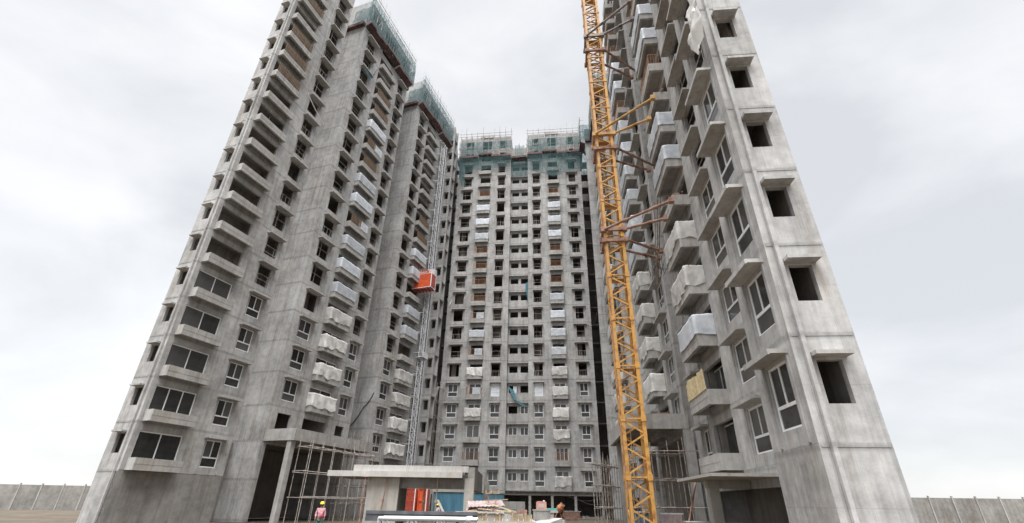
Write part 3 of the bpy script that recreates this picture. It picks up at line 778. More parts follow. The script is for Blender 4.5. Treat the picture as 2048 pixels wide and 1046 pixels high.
for a, b2, T in ((-.76, 10.67, LT), (14.4, 25.8, LT)):
    hb = 6.198 if a < 0 else 3.198
    link('base_wall', wall_mesh(a, b2, 0, hb, [(a + .6, 10.25, .0, 5.9)] if a < 0 else [(a + 1.0, a + 4.6, .0, 2.5), (a + 6.0, b2 - 1.0, .0, 2.5)]).mesh('base_wall', 'conc'), T.root)
    plain_wall(T, a, a + .25, .003, 7.0, 0, hb - .004, 'base_wall', 'conc'); plain_wall(T, b2 - .25, b2, .003, 7.0, 0, hb - .004, 'base_wall', 'conc')
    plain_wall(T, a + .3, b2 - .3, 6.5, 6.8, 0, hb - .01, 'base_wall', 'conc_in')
lB = {14: 'b', 11: 'b', 10: 'b', 8: 'b', 7: 'b', 6: 'b', 5: 'p', 4: 'w', 3: 'w', 2: 'w'}
lC = {10: 'b', 9: 'b', 7: 'b', 6: 'b', 4: 'w', 3: 'p', 2: 'w', 1: 'w', 0: 'g'}
for k in range(0, 18):
    if k in lB: hang_sheet(LT, 3.5, 0, k, 3.4, .7, lB[k], klabel(lB[k], k, 'left stack of the left tower'), k + 161)
    if k in (16, 15): boards(LT, 3.5, 0, k, 3.4, .7, 'board', .95)
    if k in (13, 12, 9): boards(LT, 3.5, 0, k, 3.4, .7, 'board', .55 if k != 12 else .8)
    if k in (13, 9): hang_sheet(LT, 3.5, 0, k, 3.4, .7, 'half', klabel('half', k, 'left stack of the left tower'), k + 161)
    if k in lC: hang_sheet(LT, 18.05, 0, k, 3.35, .7, lC[k], klabel(lC[k], k, 'stack beside the orange hoist'), k + 191)
    if k in (12, 11): boards(LT, 18.05, 0, k, 3.35, .7, 'board', .9)
    if k in (14, 13, 12, 16): boards(AT, -11.1, 0, k, 3.35, .7, 'board', .9)
# entrance canopy of the left tower
cm = MB().box(-.6, 10.8, -3.25, -3.0, 6.1, 7.05).box(10.55, 10.8, -3.0, -.01, 6.1, 7.05).box(-.6, -.35, -3.0, -.01, 6.1, 7.05)
link('soffit', MB().box(-.35, 10.55, -3.0, -.01, 6.55, 6.8).mesh('soffit', 'conc_in'), LT.root)  # underside shade put into the colour by a darker concrete
link('canopy', cm.mesh('canopy', 'conc_s'), LT.root)
for x in (-.5,): plain_wall(LT, x, x + .5, -2.95, -2.5, 0, 6.54, 'column', 'conc_s')
plain_wall(LT, -3.64, -.78, 3.0, 3.2, 0, 6.0, 'porch_wall', 'conc_in')

# ---- netted scaffolds on the heads
catch_fan(CT, -12.2, -2.1, 0, 'catch platform and thin green nets on the left half of the central roof', GR, nets='strips', steps=((-8.4, -5.6, .5),))
catch_fan(CT, 1.16, 11.1, 0, 'catch platform and thin green nets on the right half of the central roof', GR, nets='strips', steps=((4.5, 7.2, .5),))
catch_fan(CT, -1.9, .95, .4, 'green net scaffold filling the recess between the central roof halves', GR, nets='thin', z=60.4)
catch_fan(LT, -.76, 10.67, 0, 'green netted scaffold round the left tower head, nearer the left edge', GR, nets='full', steps=((3.2, 7.2, .45),))
catch_fan(LT, 14.4, 25.8, 0, 'green netted scaffold round the left tower head above the orange hoist', GR, nets='full', steps=((17.8, 21.6, .45),))
catch_fan(RT, -46.2, -43.3, -1.75, 'green netted scaffold at the top of the far right tower, left of crane', GR, nets='full', z=61.0)
catch_fan(RT, -43.2, -31.8, 0, 'green netted scaffold on the right tower hidden by the crane', GR, nets='full', z=61.0)

def cloth(name, pts_a, pts_b, nx, nz, mat, label, cat, amp=.12, sag=.0, seed=0):
    """sheet stretched between two polylines (top a, bottom b)"""
    mb = MB(); idx = {}
    def lerp_poly(p, u):
        q = u * (len(p) - 1); i = min(int(q), len(p) - 2); f = q - i
        return Vector(p[i]).lerp(Vector(p[i + 1]), f)
    for i in range(nx + 1):
        u = i / nx; A = lerp_poly(pts_a, u); B = lerp_poly(pts_b, u)
        for j in range(nz + 1):
            v = j / nz; p = A.lerp(B, v)
            n = (noise.noise_vector(p * 1.1 + Vector((seed, seed, 0))) + .6 * noise.noise_vector(p * 3.1 + Vector((seed, 7, 0)))) * amp
            p = p + n - Vector((0, 0, sag * math.sin(math.pi * u) * v))
            idx[i, j] = len(mb.v); mb.v.append(tuple(p))
    for i in range(nx):
        for j in range(nz): mb.f.append((idx[i, j], idx[i, j + 1], idx[i + 1, j + 1], idx[i + 1, j]))
    o = link(name, mb.mesh(name, mat, smooth=True))
    return tag(o, label, cat)

W = CT.world
cloth('safety_net', [W(-12.4, -.9, 61), W(-2.0, -.9, 61)], [W(-11.9, -.55, 56.8), W(-9, -.6, 58.0), W(-2.2, -.6, 58.6)], 18, 8, 'net_thin', 'thin green net drooping below the left catch platform of the central tower', 'safety net', seed=1)
cloth('safety_net', [W(1.0, -.9, 61), W(11.2, -.9, 61)], [W(1.2, -.6, 57.5), W(6, -.6, 55.6), W(11.0, -.6, 57.2)], 18, 8, 'net_thin', 'thin green net drooping below the right catch platform of the central tower', 'safety net', seed=2)
cloth('safety_net', [W(-2.1, -.1, 61), W(1.1, -.1, 61)], [W(-2.0, .2, 56.6), W(1.1, .2, 56.8)], 8, 8, 'net_thin', 'green net over the recessed window pairs under the central roof', 'safety net', seed=3)
cloth('safety_net', [W(-12.5, -1, 61), W(-11.6, -1, 60.9)], [W(-11.4, -.6, 54.3), W(-10.5, -.6, 54.4)], 6, 12, 'net', 'green net hanging as a slanting strip at the central tower left corner', 'safety net', seed=4)
cloth('safety_net', [W(10.9, -.6, 64), W(13.6, -1.2, 64.2)], [W(11.2, -.6, 55.6), W(13.9, -1.2, 55.4)], 8, 10, 'net', 'dark green net closing the gap between central and right tower tops', 'safety net', seed=5)
cloth('safety_net', [W(.75, .2, 34.3), W(1.15, .2, 34.4)], [W(1.0, .25, 31.2), W(1.16, .25, 31.0)], 4, 8, 'bluenet', 'narrow blue green net hanging in the central recess, right side', 'safety net', seed=6, amp=.08)
cloth('safety_net', [W(-1.9, .3, 17.2), W(-1.0, .1, 15.3), W(.6, .1, 14.6)], [W(-1.0, .3, 16.6), W(-.4, .1, 14.7), W(.7, .1, 14.2)], 14, 4, 'bluenet', 'blue green cloth slung across the fifth-storey recess spandrel', 'cloth', seed=7, amp=.06)
W = LT.world
cloth('safety_net', [W(.4, -.5, 53.75), W(1.9, -.52, 53.7), W(3.1, -.3, 56.6)], [W(.3, -.55, 53.0), W(1.7, -.6, 52.3), W(3.15, -.3, 56.45)], 12, 6, 'net', 'torn green net caught on a window ledge of the left tower', 'safety net', seed=8, amp=.1)
cloth('hanging_cloth', [CT.world(-13.0, -1.2, 16.6), CT.world(-12.2, -1.2, 17.0)], [CT.world(-12.9, -1.2, 14.6), CT.world(-12.5, -1.1, 14.9)], 6, 8, 'tarp', 'white cloth snagged in the dark gap left of the central tower', 'cloth', seed=9, amp=.18)
RW_ = RT.world
cloth('plastic_sheet', [RW_(9.3, -2.2, 21.3), RW_(9.9, -2.35, 21.6), RW_(10.4, -2.4, 21.2)], [RW_(8.9, -2.3, 19.3), RW_(9.8, -2.5, 18.0), RW_(10.5, -2.3, 19.2)], 14, 14, 'tarp', 'white sheet flapping from the near right tower, top right corner', 'plastic sheet', seed=10, amp=.28)

# ------------------------------------------------------------------ tower crane mast
CR_AZ = 7.0
cr = thing('tower_crane', 'yellow lattice tower crane mast rising on the right, braced back to the tower', 'tower crane', (7.03, 27.56, 0), R(-CR_AZ))
WM = .57; SEC = 3.0; NS = 18
for sx in (-1, 1):
    for sy in (-1, 1):
        mb = MB()
        x, y = sx * WM, sy * WM
        mb.box(x - .1, x + .1, y - .1, y + .1, 0, NS * SEC)
        for q in range(NS + 1): mb.box(x - .135, x + .135, y - .135, y + .135, max(0, q * SEC - .16), q * SEC + .16)
        link('mast_leg', mb.mesh('mast_leg', 'yellow'), cr)
def face_pts(fc, a):
    return {0: (a, -WM - .02), 1: (WM + .02, a), 2: (-a, WM + .02), 3: (-WM - .02, -a)}[fc]
for fc in range(4):
    for q in range(4):
        a0, a1 = (-WM, WM) if q % 2 == 0 else (WM, -WM)
        p = (*face_pts(fc, a0), .12 + q * .69); r_ = (*face_pts(fc, a1), .12 + (q + 1) * .69)
        CACHE['brace', fc, q] = MB().bar(p, r_, .085, .085).mesh('brace', 'yellow')
    CACHE['hor', fc] = MB().bar((*face_pts(fc, -WM), 0), (*face_pts(fc, WM), 0), .09).mesh('cross_bar', 'yellow')
for s_ in range(NS):
    for fc in range(4):
        link('cross_bar', CACHE['hor', fc], cr, (0, 0, s_ * SEC))
        for q in range(4):
            if s_ * 16 + fc * 4 + q < 300: link('brace', CACHE['brace', fc, q], cr, (0, 0, s_ * SEC))
lad = MB()
for s_ in range(NS):
    z0 = s_ * SEC; sh = .28 * (-1) ** s_
    for x in (-.16, .16): lad.bar((sh + x, .28, z0 + .05), (sh + x, .22, z0 + SEC - .05), .035)
    for q in range(9): lad.bar((sh - .16, .26, z0 + .2 + q * .31), (sh + .16, .26, z0 + .2 + q * .31), .022)
link('ladder', lad.mesh('ladder', 'oldyellow'), cr)
for s_ in range(1, NS, 2):
    link('landing', cached('landing', lambda: MB().box(-.45, .45, .0, .5, -.03, .03).box(-.45, -.4, .0, .5, .03, .12).mesh('landing', 'oldyellow')), cr, (0, 0, s_ * SEC))
link('feed_cable', MB().poly_tube([(-WM - .12 + .03 * math.sin(i * 1.3), -WM - .1, i * 1.2) for i in range(45)], .05).mesh('feed_cable', 'rust'), cr)
crm = Matrix.Translation((7.03, 27.56, 0)) @ Matrix.Rotation(R(-CR_AZ), 4, 'Z')
crmi = crm.inverted()
for z, z2, mat, mat2, ups, lows in (
    (38.6, 36.7, 'greysteel', 'rust', [(9.1, 23.65), (9.71, 25.19)], [(11.08, 29.16), (10.54, 29.62)]),
    (27.05, 25.65, 'oldyellow', 'rust', [(9.45, 23.2), (9.73, 25.19)], [(11.1, 28.88), (10.66, 29.33)]),
    (18.4, 17.55, 'rust', 'rust', [(9.53, 23.33), (9.82, 25.35)], [(10.2, 28.2), (10.3, 29.2)])):
    for zz, mt_, ends in ((z, mat, ups), (z2, mat2, lows)):
        fm = MB(); e = WM + .17
        for a, b2 in (((-e, -e), (e, -e)), ((e, -e), (e, e)), ((e, e), (-e, e)), ((-e, e), (-e, -e))):
            fm.bar((*a, zz), (*b2, zz), .16, .2)
        for sx in (-1, 1):
            for sy in (-1, 1): fm.box(sx * e - .14, sx * e + .14, sy * e - .14, sy * e + .14, zz - .17, zz + .17)
        link('tie_collar', fm.mesh('tie_collar', mt_ if zz == z else 'rust'), cr)
        for q, p in enumerate(ends):
            P = crmi @ Vector((p[0] + .25, p[1], zz))
            st = ((-e, -e, zz) if q == 0 else (e, -e, zz)) if ends is ups else ((e, -e, zz) if q == 0 else (e, e, zz))
            sb = MB().bar(st, P, .17, n=8)
            d = (P - Vector(st)).normalized()
            sb.box(P.x - .16, P.x + .16, P.y - .16, P.y + .16, zz - .16, zz + .16)
            sb.bar(Vector(st) + d * 1.6, Vector(st) + d * 1.9, .23, n=8); sb.bar(P - d * 1.2, P - d * .95, .23, n=8)
            link('tie_strut', sb.mesh('tie_strut', mt_), cr)
link('base_frame', MB().box(-1.2, 1.2, -1.2, 1.2, -.02, .35).mesh('base_frame', 'conc_d'), cr)

# ------------------------------------------------------------------ hoist and its cage
ho = thing('hoist_mast', 'slim galvanised lattice hoist mast running up the left tower', 'hoist mast', (-12.44, 63.36, 0), R(71))
hm = .33
for sx in (-1, 1):
    for sy in (-1, 1): link('mast_leg', MB().bar((sx * hm, sy * hm, 0), (sx * hm, sy * hm, 58), .1, n=6).mesh('mast_leg', 'galv'), ho)
lt = MB(); i = 0
z = 0
while z < 57.5:
    for fc in range(4):
        pts = [(-hm, -hm), (hm, -hm), (hm, hm), (-hm, hm)]
        a, b2 = pts[fc], pts[(fc + 1) % 4]
        if i % 2: a, b2 = b2, a
        lt.bar((*a, z), (*b2, z + .75), .05); lt.bar((*a, z), (*b2, z), .045)
    z += .75; i += 1
link('lattice', lt.mesh('lattice', 'galv'), ho)
rk = MB().bar((-.02, -hm - .06, 0), (-.02, -hm - .06, 58), .07)
link('rack', rk.mesh('rack', 'darkmetal'), ho)
for k in range(0, 19):
    zz = 5.2 + 3 * k
    tb = MB().bar((-hm, hm, zz), (-hm - .3, 1.3, zz), .06).bar((hm, hm, zz), (hm + .3, 1.3, zz), .06)
    if k % 2 == 0: tb.bar((-.9, .6, zz - .2), (1.0, .6, zz - .2), .05)
    link('wall_tie', tb.mesh('wall_tie', 'galv'), ho)
link('mast_guard', MB().box(-.8, .8, -.55, .5, 19.4, 19.5).box(-.8, .8, -.55, -.5, 19.5, 20.2).mesh('mast_guard', 'galv'), ho)

hc = thing('hoist_cage', 'bright orange hoist cage high on the slim lattice mast', 'hoist cage', (-13.22, 61.4, 29.3), R(-19))
cw, cdp, ch = 3.0, 1.35, 2.3
link('cage_body', MB().box(-cw / 2, cw / 2, 0, cdp, .12, ch).mesh('cage_body', 'orange'), hc)
fr = MB()
for x in (-cw / 2, cw / 2):
    for y in (0, cdp): fr.box(x - .05, x + .05, y - .05, y + .05, .05, ch + .05)
for x0, y0, x1, y1 in ((-cw / 2, 0, cw / 2, 0), (cw / 2, 0, cw / 2, cdp), (-cw / 2, cdp, cw / 2, cdp), (-cw / 2, 0, -cw / 2, cdp)):
    fr.bar((x0, y0, .08), (x1, y1, .08), .08).bar((x0, y0, ch), (x1, y1, ch), .07)
link('cage_frame', fr.mesh('cage_frame', 'white'), hc)
for q in range(5):
    link('side_mesh', cached('smesh', lambda: MB().box(0, .03, .05, cdp - .05, 0, .36).mesh('side_mesh', 'darkred')), hc, (cw / 2 + .002, 0, .2 + q * .42))
gv = MB()
for q in range(16): gv.box(-.95 + q * .125, -.95 + q * .125 + .04, -.02, -.002, 1.35, 2.05)
link('louvre', gv.mesh('louvre', 'darkred'), hc)
link('header_board', MB().box(-.75, 1.0, -.05, .03, ch + .06, ch + .42).mesh('header_board', 'orange'), hc)
txt = MB()
rx = random.Random(3); x = -.45
for q in range(7):                                            # white illegible lettering strokes on the header, as in the photograph
    w_ = .12
    txt.box(x, x + w_, -.062, -.052, ch + .16, ch + .20); txt.box(x, x + .03, -.0622, -.0522, ch + .205, ch + .32)
    if q % 2: txt.box(x + w_ - .03, x + w_, -.0622, -.0522, ch + .205, ch + .32)
    if q % 3 == 0: txt.box(x + .035, x + w_, -.0618, -.0518, ch + .28, ch + .318)
    x += .165
link('lettering', txt.mesh('lettering', 'white'), hc)
us = MB()
for q in range(6): us.box(-1.45 + q * .52, -1.2 + q * .52, .02, cdp - .02, -.12, .05)
link('under_frame', us.mesh('under_frame', 'darkred'), hc)
rl = MB()
for x in (-1.45, -.9, -.3): rl.bar((x, .05, ch), (x, .05, ch + .75), .04).bar((x, cdp, ch), (x, cdp, ch + .75), .04)
for zz in (.4, .75): rl.bar((-1.45, .05, ch + zz), (-.3, .05, ch + zz), .035).bar((-1.45, cdp, ch + zz), (-.3, cdp, ch + zz), .035).bar((-1.45, .05, ch + zz), (-1.45, cdp, ch + zz), .035)
link('roof_rail', rl.mesh('roof_rail', 'galv'), hc)
link('drive_unit', MB().box(.2, 1.3, cdp - .3, cdp + .45, ch + .02, ch + 1.2).mesh('drive_unit', 'galv'), hc)

# ------------------------------------------------------------------ entrance portal
po = thing('entrance_portal', 'pale concrete entrance portal with stepped fascia at lower left', 'portal', (0, 36, 0))
link('fascia', MB().box(-12.7, -3.25, -.45, 0.0, 3.19, 3.55).mesh('fascia', 'plaster'), po)
link('fascia', MB().box(-11.0, -2.84, -.2, .3, 3.552, 3.95).mesh('fascia', 'plaster'), po)
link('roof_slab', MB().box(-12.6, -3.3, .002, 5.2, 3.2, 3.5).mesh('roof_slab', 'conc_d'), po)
link('wall', MB().box(-9.95, -7.72, .15, .55, 0, 3.188).mesh('wall', 'beige'), po)
link('wall', MB().box(-10.0, -9.6, .56, 5.0, 0, 3.188).mesh('wall', 'conc_s'), po)
link('wall', MB().box(-7.95, -7.73, .56, 3.2, 0, 3.187).mesh('wall', 'conc_d'), po)
link('cross_beam', MB().box(-7.72, -3.15, .5, .9, 2.5, 3.186).mesh('cross_beam', 'conc_d'), po)
link('column', MB().box(-3.1, -2.42, .1, .75, 0, 3.2).mesh('column', 'beige'), po)
link('side_beam', MB().box(-2.95, -2.45, .76, 12.0, 2.45, 3.95).mesh('side_beam', 'conc_d'), po)
link('column', MB().box(-2.3, -1.8, 11.9, 12.4, 0, 3.4).mesh('column', 'conc_d'), po)
for x in (-10.9, -9.9, -11.8): link('bracket', MB().box(x, x + .12, -.2, .0, 3.0, 3.188).mesh('bracket', 'timber'), po)
for px_, y, zt in ((-6.05, 1.2, 2.9), (-5.05, .35, 3.18), (-8.85, -.1, 3.18), (-9.95, -.6, 3.18)):
    pr = thing('prop', {-6.05: 'tan telescopic steel prop in front of the blue shed under the portal, left one', -5.05: 'tan steel prop standing before the middle of the blue shed',
                        -8.85: 'dark steel prop leaning against the pale portal wall', -9.95: 'dark steel prop with flat head under the portal overhang'}[px_], 'prop', (px_, 36 + y, 0), group='steel props')
    mat = 'oldyellow' if px_ > -8 else 'rust'
    if px_ > -8: mat = 'timber'
    link('outer_tube', MB().lathe([(.05, 0), (.05, 1.7)], 8).mesh('outer_tube', mat), pr)
    link('inner_tube', MB().lathe([(.035, 1.65), (.035, zt)], 8).mesh('inner_tube', mat), pr)
    link('collar', MB().lathe([(.085, 1.62), (.085, 1.8)], 8).bar((-.14, 0, 1.7), (.14, 0, 1.7), .03).mesh('collar', mat), pr)
    link('head_plate', MB().box(-.18, .18, -.12, .12, zt - .03, zt).mesh('head_plate', mat), pr)
    link('foot_plate', MB().box(-.12, .12, -.12, .12, 0, .02).mesh('foot_plate', mat), pr)
    if px_ == -8.85: pr.rotation_euler = (0, R(6), 0)

# ------------------------------------------------------------------ things under and behind the portal
def clad_shed(name, label, x0, x1, y, h, mat, d=4.0, band=True):
    t = thing(name, label, 'site shed', (x0, y, 0)); w = x1 - x0; n = max(2, int(w / .95))
    for j in range(n):
        a = w * j / n + .01; b2 = w * (j + 1) / n - .01; pn = MB().box(a, b2, 0, .05, 0, h)
        q = 4
        for i in range(q): pn.box(a + (b2 - a) * (i + .3) / q, a + (b2 - a) * (i + .55) / q, -.03, -.001, .02, h - .02)
        link('cladding_panel', pn.mesh('cladding_panel', mat), t)
    link('shed_body', MB().box(.02, w - .02, .06, d, 0, h - .01).mesh('shed_body', mat), t)
    if band: link('eaves_band', MB().box(-.1, w + .1, -.12, d, h + .002, h + .26).mesh('eaves_band', 'beige'), t)
    return t
sh1 = clad_shed('site_shed', 'blue clad site shed framed by the portal opening', -8.0, -4.75, 55.5, 2.62, 'blue')
clad_shed('site_shed', 'blue clad site shed right of the portal column, behind the debris', -4.1, -.5, 57.5, 2.6, 'blue')
pl = link('plank', MB().bar((-7.3, 53.6, 1.85), (-6.0, 52.2, 0.05), .28, .06).mesh('plank', 'beige'))
tag(pl, 'pale wide plank leaning against the blue shed in the portal', 'plank')
wp = thing('hut_wall', 'grey hut front with a black opening and red post left of the blue shed', 'hut', (-9.0, 53.0, 0))
link('wall', wall_mesh(0, 1.05, 0, 2.45, [(.3, .85, .75, 1.95)]).mesh('wall', 'conc_d'), wp)
link('side', MB().box(.0, 1.04, .9, 1.0, 0, 2.4).mesh('side', 'black'), wp)  # black back panel standing in for the dark inside of the opening
link('post', MB().box(-.25, -.02, -.1, .1, 0, 2.45).mesh('post', 'darkred'), wp)

def ground_cage(x, y, w, label):
    t = thing('hoist_cage', label, 'hoist cage', (x, y, 0), group='hoist cages parked on the ground')
    link('cage_body', MB().box(0, w, .3, 1.8, .35, 2.75).mesh('cage_body', 'orange'), t)
    f = MB()
    for xx in (0, w): f.box(xx - .04, xx + .04, .2, .28, .2, 2.9)
    for zz in (.3, 1.75, 2.8): f.bar((0, .24, zz), (w, .24, zz), .09)
    link('cage_frame', f.mesh('cage_frame', 'orange'), t)
    g = MB()
    for q in range(int(w * .5 / .16)):
        xx = w * .5 + q * .16; g.bar((xx, .18, .4), (xx, .18, 2.7), .05)
    for q in range(5): g.bar((w * .5, .17, .6 + q * .45), (w, .17, .6 + q * .45), .04)
    link('gate_grille', g.mesh('gate_grille', 'darkred'), t)
    link('gate_post', MB().box(w - .1, w - .02, .12, .16, .2, 2.85).mesh('gate_post', 'white'), t)
    link('base_plinth', MB().box(-.1, w + .1, .05, 1.9, 0, .33).mesh('base_plinth', 'conc_d'), t)
ground_cage(-10.75, 50, 1.75, 'wide orange hoist cage standing on the ground under the portal')
ground_cage(-8.72, 50, .85, 'narrow orange hoist cage on the ground, right of the wide one')
plain = MB().box(-14, -7.0, 56, 56.3, 0, 3.0)
tag(link('boundary_wall', plain.mesh('boundary_wall', 'conc_in')), 'dark concrete wall behind the orange ground cages', 'wall')

# ------------------------------------------------------------------ scaffolds
def scaffold(name, label, loc, rz, nx, bx, ny, by, nz, bz, mat, seed, gaps=0.0, zoff=0.0):
    t = thing(name, label, 'scaffold', loc, rz, 'tube scaffolds at the tower feet')
    rnd = random.Random(seed)
    for i in range(nx):
        for j in range(ny):
            h = nz * bz + rnd.uniform(.2, 1.0); lx = rnd.uniform(-.07, .07)
            link('standard', MB().bar((i * bx, j * by, 0), (i * bx + lx, j * by, h), .052, n=6).mesh('standard', mat if rnd.random() < .6 else 'pipe'), t)
    for k in range(1, nz + 1):
        for j in range(ny):
            if rnd.random() < gaps: continue
            zz = k * bz + rnd.uniform(-.06, .06)
            link('ledger', MB().bar((-.25, j * by - .05, zz), ((nx - 1) * bx + .3, j * by - .05, zz + rnd.uniform(-.06, .06)), .05, n=6).mesh('ledger', mat), t)
        for i in range(nx):
            if rnd.random() < gaps: continue
            link('transom', MB().bar((i * bx + .05, -.2, k * bz + .06), (i * bx + .05, (ny - 1) * by + .2, k * bz + .06), .05, n=6).mesh('transom', mat), t)
    for q in range(0 if seed in (5, 7) else 3):
        i = rnd.randrange(nx - 1); link('brace', MB().bar((i * bx, -.07, q * bz), ((i + 1) * bx + .4, -.07, (q + 1) * bz + .3), .048, n=6).mesh('brace', mat), t)
    return t
scaffold('tube_scaffold', 'tube scaffold before the dark porch of the left tower behind the helmeted worker', LT.world(-.4, -4.9, 0), LT.rz, 7, 1.5, 2, 1.1, 3, 1.85, 'pale_pipe', 5, .05)
scaffold('tube_scaffold', 'short tube scaffold in front of the left tower corner, over the portal roof', LT.world(7.2, -3.3, 0), LT.rz, 5, 1.3, 2, 1.2, 5, 1.4, 'pipe', 6, .15)
scaffold('tube_scaffold', 'tube scaffold filling the dark porch right of the crane', (7.9, 30.9, 0), R(-4), 5, 1.0, 3, 1.1, 3, 1.55, 'pipe', 7, .12)
scaffold('tube_scaffold', 'close-set tube scaffold left of the crane foot, against the far right tower', (7.0, 38.0, 0), R(60), 7, .62, 2, .7, 3, 1.45, 'pipe', 8, .1)
scaffold('tube_scaffold', 'dim tube scaffold inside the gap left of the central tower', (-10.75, 68.7, 0), R(70), 3, 1.0, 2, .9, 8, 2.1, 'pale_pipe', 9, .2)

# ------------------------------------------------------------------ foreground: truss, plinth, formwork, debris
tr = thing('aluminium_truss', 'bright silver aluminium truss lying across the bottom edge', 'truss', (-2.2, 9.0, 0))
Lg = 1.55; zt = 1.435; zb = 1.05; dp = .34
for y in (0, dp):
    for z in (zt, zb): link('chord', MB().bar((0, y, z), (Lg, y, z), .062, n=12).mesh('chord', 'alu', smooth=False), tr)
for q in range(6):
    a = .04 + q * .25
    for y in (0, dp):
        za, zc = (zt, zb) if q % 2 == 0 else (zb, zt)
        link('diagonal', MB().bar((a, y, za), (a + .24, y, zc), .026, n=8).mesh('diagonal', 'alu'), tr)
    link('diagonal', MB().bar((a, 0, zt), (a + .24, dp, zt), .022, n=8).mesh('diagonal', 'alu'), tr)
for x in (.0, Lg):
    ef = MB()
    for z in (zt, zb): ef.bar((x, 0, z), (x, dp, z), .045, n=8)
    for y in (0, dp): ef.bar((x, y, zb), (x, y, zt), .045, n=8)
    link('end_frame', ef.mesh('end_frame', 'alu'), tr)
for y in (0, dp):
    for z in (zt, zb): link('coupler', MB().bar((Lg - .06, y, z), (Lg + .02, y, z), .092, n=12).bar((Lg + .02, y, z), (Lg + .12, y, z), .05, n=10).mesh('coupler', 'alu'), tr)
for x in (.15, Lg - .15):
    link('leg', MB().box(x - .05, x + .05, .02, dp - .02, 0, zb - .03).mesh('leg', 'greysteel'), tr)
db_ = thing('steel_beam', 'long dark grey steel beam on trestles just behind the silver truss', 'beam', (-3.25, 12.0, 0))
link('beam', MB().box(0, 2.55, 0, .12, 1.43, 1.5).box(.0, 2.55, .02, .1, 1.36, 1.43).box(0, 2.55, 0, .12, 1.29, 1.36).mesh('beam', 'darkmetal'), db_)
for x in (.4, 2.1): link('trestle', MB().bar((x - .2, .06, 0), (x, .06, 1.29), .06).bar((x + .2, .06, 0), (x, .06, 1.29), .06).mesh('trestle', 'greysteel'), db_)

pn = thing('concrete_plinth', 'pinkish beige concrete plinth at the bottom centre', 'plinth', (-1.15, 14.0, 0))
link('block', MB().box(0, 1.9, 0, 2.4, 0, 1.26).mesh('block', 'beige'), pn)
link('ramp', MB().bar((1.75, -.02, 1.1), (2.5, 1.2, 1.28), .5, .1).mesh('ramp', 'conc_s'), pn)
fwk = thing('formwork_panel', 'timber formwork side of joined boards along the plinth top', 'formwork', (-1.1, 14.05, 1.262))
rnd = random.Random(5); x = 0
while x < 1.72:
    w_ = rnd.choice((.13, .17, .2)); link('board', MB().box(x, min(x + w_, 1.75), 0, .03, .01, .165 + rnd.uniform(-.01, .01)).mesh('board', rnd.choice(('ply', 'ply', 'timber', 'conc_s'))), fwk, (0, rnd.uniform(-.008, .008), 0)); x += w_ + .012
for q in (.16, .5, .86, 1.2, 1.55): link('stud', MB().box(q, q + .045, -.035, -.002, .0, .19).mesh('stud', 'timber'), fwk)
link('rail', MB().box(-.04, 1.8, -.04, .035, -.0, .008).mesh('rail', 'timber'), fwk)
link('rail', MB().box(-.3, 1.0, -.05, .1, .185, .215).mesh('rail', 'conc_s'), fwk)
# debris on top of the plinth and beyond
def loose(name, label, cat, mb, mat, group=None, loc=(0, 0, 0), rot=None):
    return tag(link(name, mb.mesh(name, mat), None, loc, rot), label, cat, group)
def corrugated(w, d, n):
    mb = MB(); 
    for i in range(n):
        xa = w * i / n; xb = w * (i + 1) / n; za = .02 * (i % 2); zb_ = .02 * ((i + 1) % 2)
        mb.quad((xa, 0, za), (xb, 0, zb_), (xb, d, zb_), (xa, d, za)); mb.quad((xa, 0, za - .006), (xa, d, za - .006), (xb, d, zb_ - .006), (xb, 0, zb_ - .006))
    return mb
stk = thing('sheet_stack', 'slanting stack of faded pink roofing sheets on the debris heap', 'sheet stack', (-1.5, 18.6, 1.36), R(4))
for q in range(6):
    o = link('roofing_sheet', cached(('cor', q % 2), lambda: corrugated(1.25 + .05 * (q % 2), .9, 18).mesh('roofing_sheet', 'pinksheet')), stk, (.02 * q, -.01 * q, .035 * q), (R(12), R(-6 + q * .7), R(q * 1.3 - 3)))
link('bearer', MB().box(0, 1.3, .1, .25, -1.36, .0).mesh('bearer', 'timber'), stk)
rn = random.Random(12)
for q, (lb, x, y, z, L_, a, b2, mt_) in enumerate((
    ('long brown timber offcut sloping down to the right over the debris', -.72, 17.6, 1.66, 1.25, -14, -6, 'timber'),
    ('grey brown board lying across the debris heap under the pink sheets', -1.0, 17.3, 1.50, 1.3, -4, 3, 'timber'),
    ('dark broken plank at the front of the debris heap', -.55, 16.8, 1.5, .9, -20, 10, 'rust'),
    ('short pale plank end on the right of the debris heap', -.05, 16.9, 1.43, .55, -6, -12, 'ply'),
    ('yellowish plank resting on top of the debris heap', -.8, 17.9, 1.74, .8, 3, -9, 'ply'))):
    loose('plank', lb, 'plank', MB().box(0, L_, -.07, .07, 0, .03), mt_, 'planks in the debris heap', (x, y, z), (0, R(-a), R(b2)))
heap = MB()
for q in range(60):
    x = rn.uniform(-1.6, .5); y = rn.uniform(16.6, 18.6); s_ = rn.uniform(.05, .14)
    heap.bar((x, y, 1.3 + rn.uniform(0, .13)), (x + rn.uniform(-.3, .3), y + rn.uniform(-.2, .2), 1.3 + rn.uniform(0, .15)), s_, s_ * .5)
dh_ = thing('debris_heap', 'low heap of timber scraps and rubble on the slab at bottom centre', 'debris', (0, 0, 0))
link('scraps', heap.mesh('scraps', 'timber'), dh_, kind='stuff')
link('slab', MB().box(-1.9, .75, 16.45, 19.2, 0, 1.3).mesh('slab', 'conc_d'), dh_)
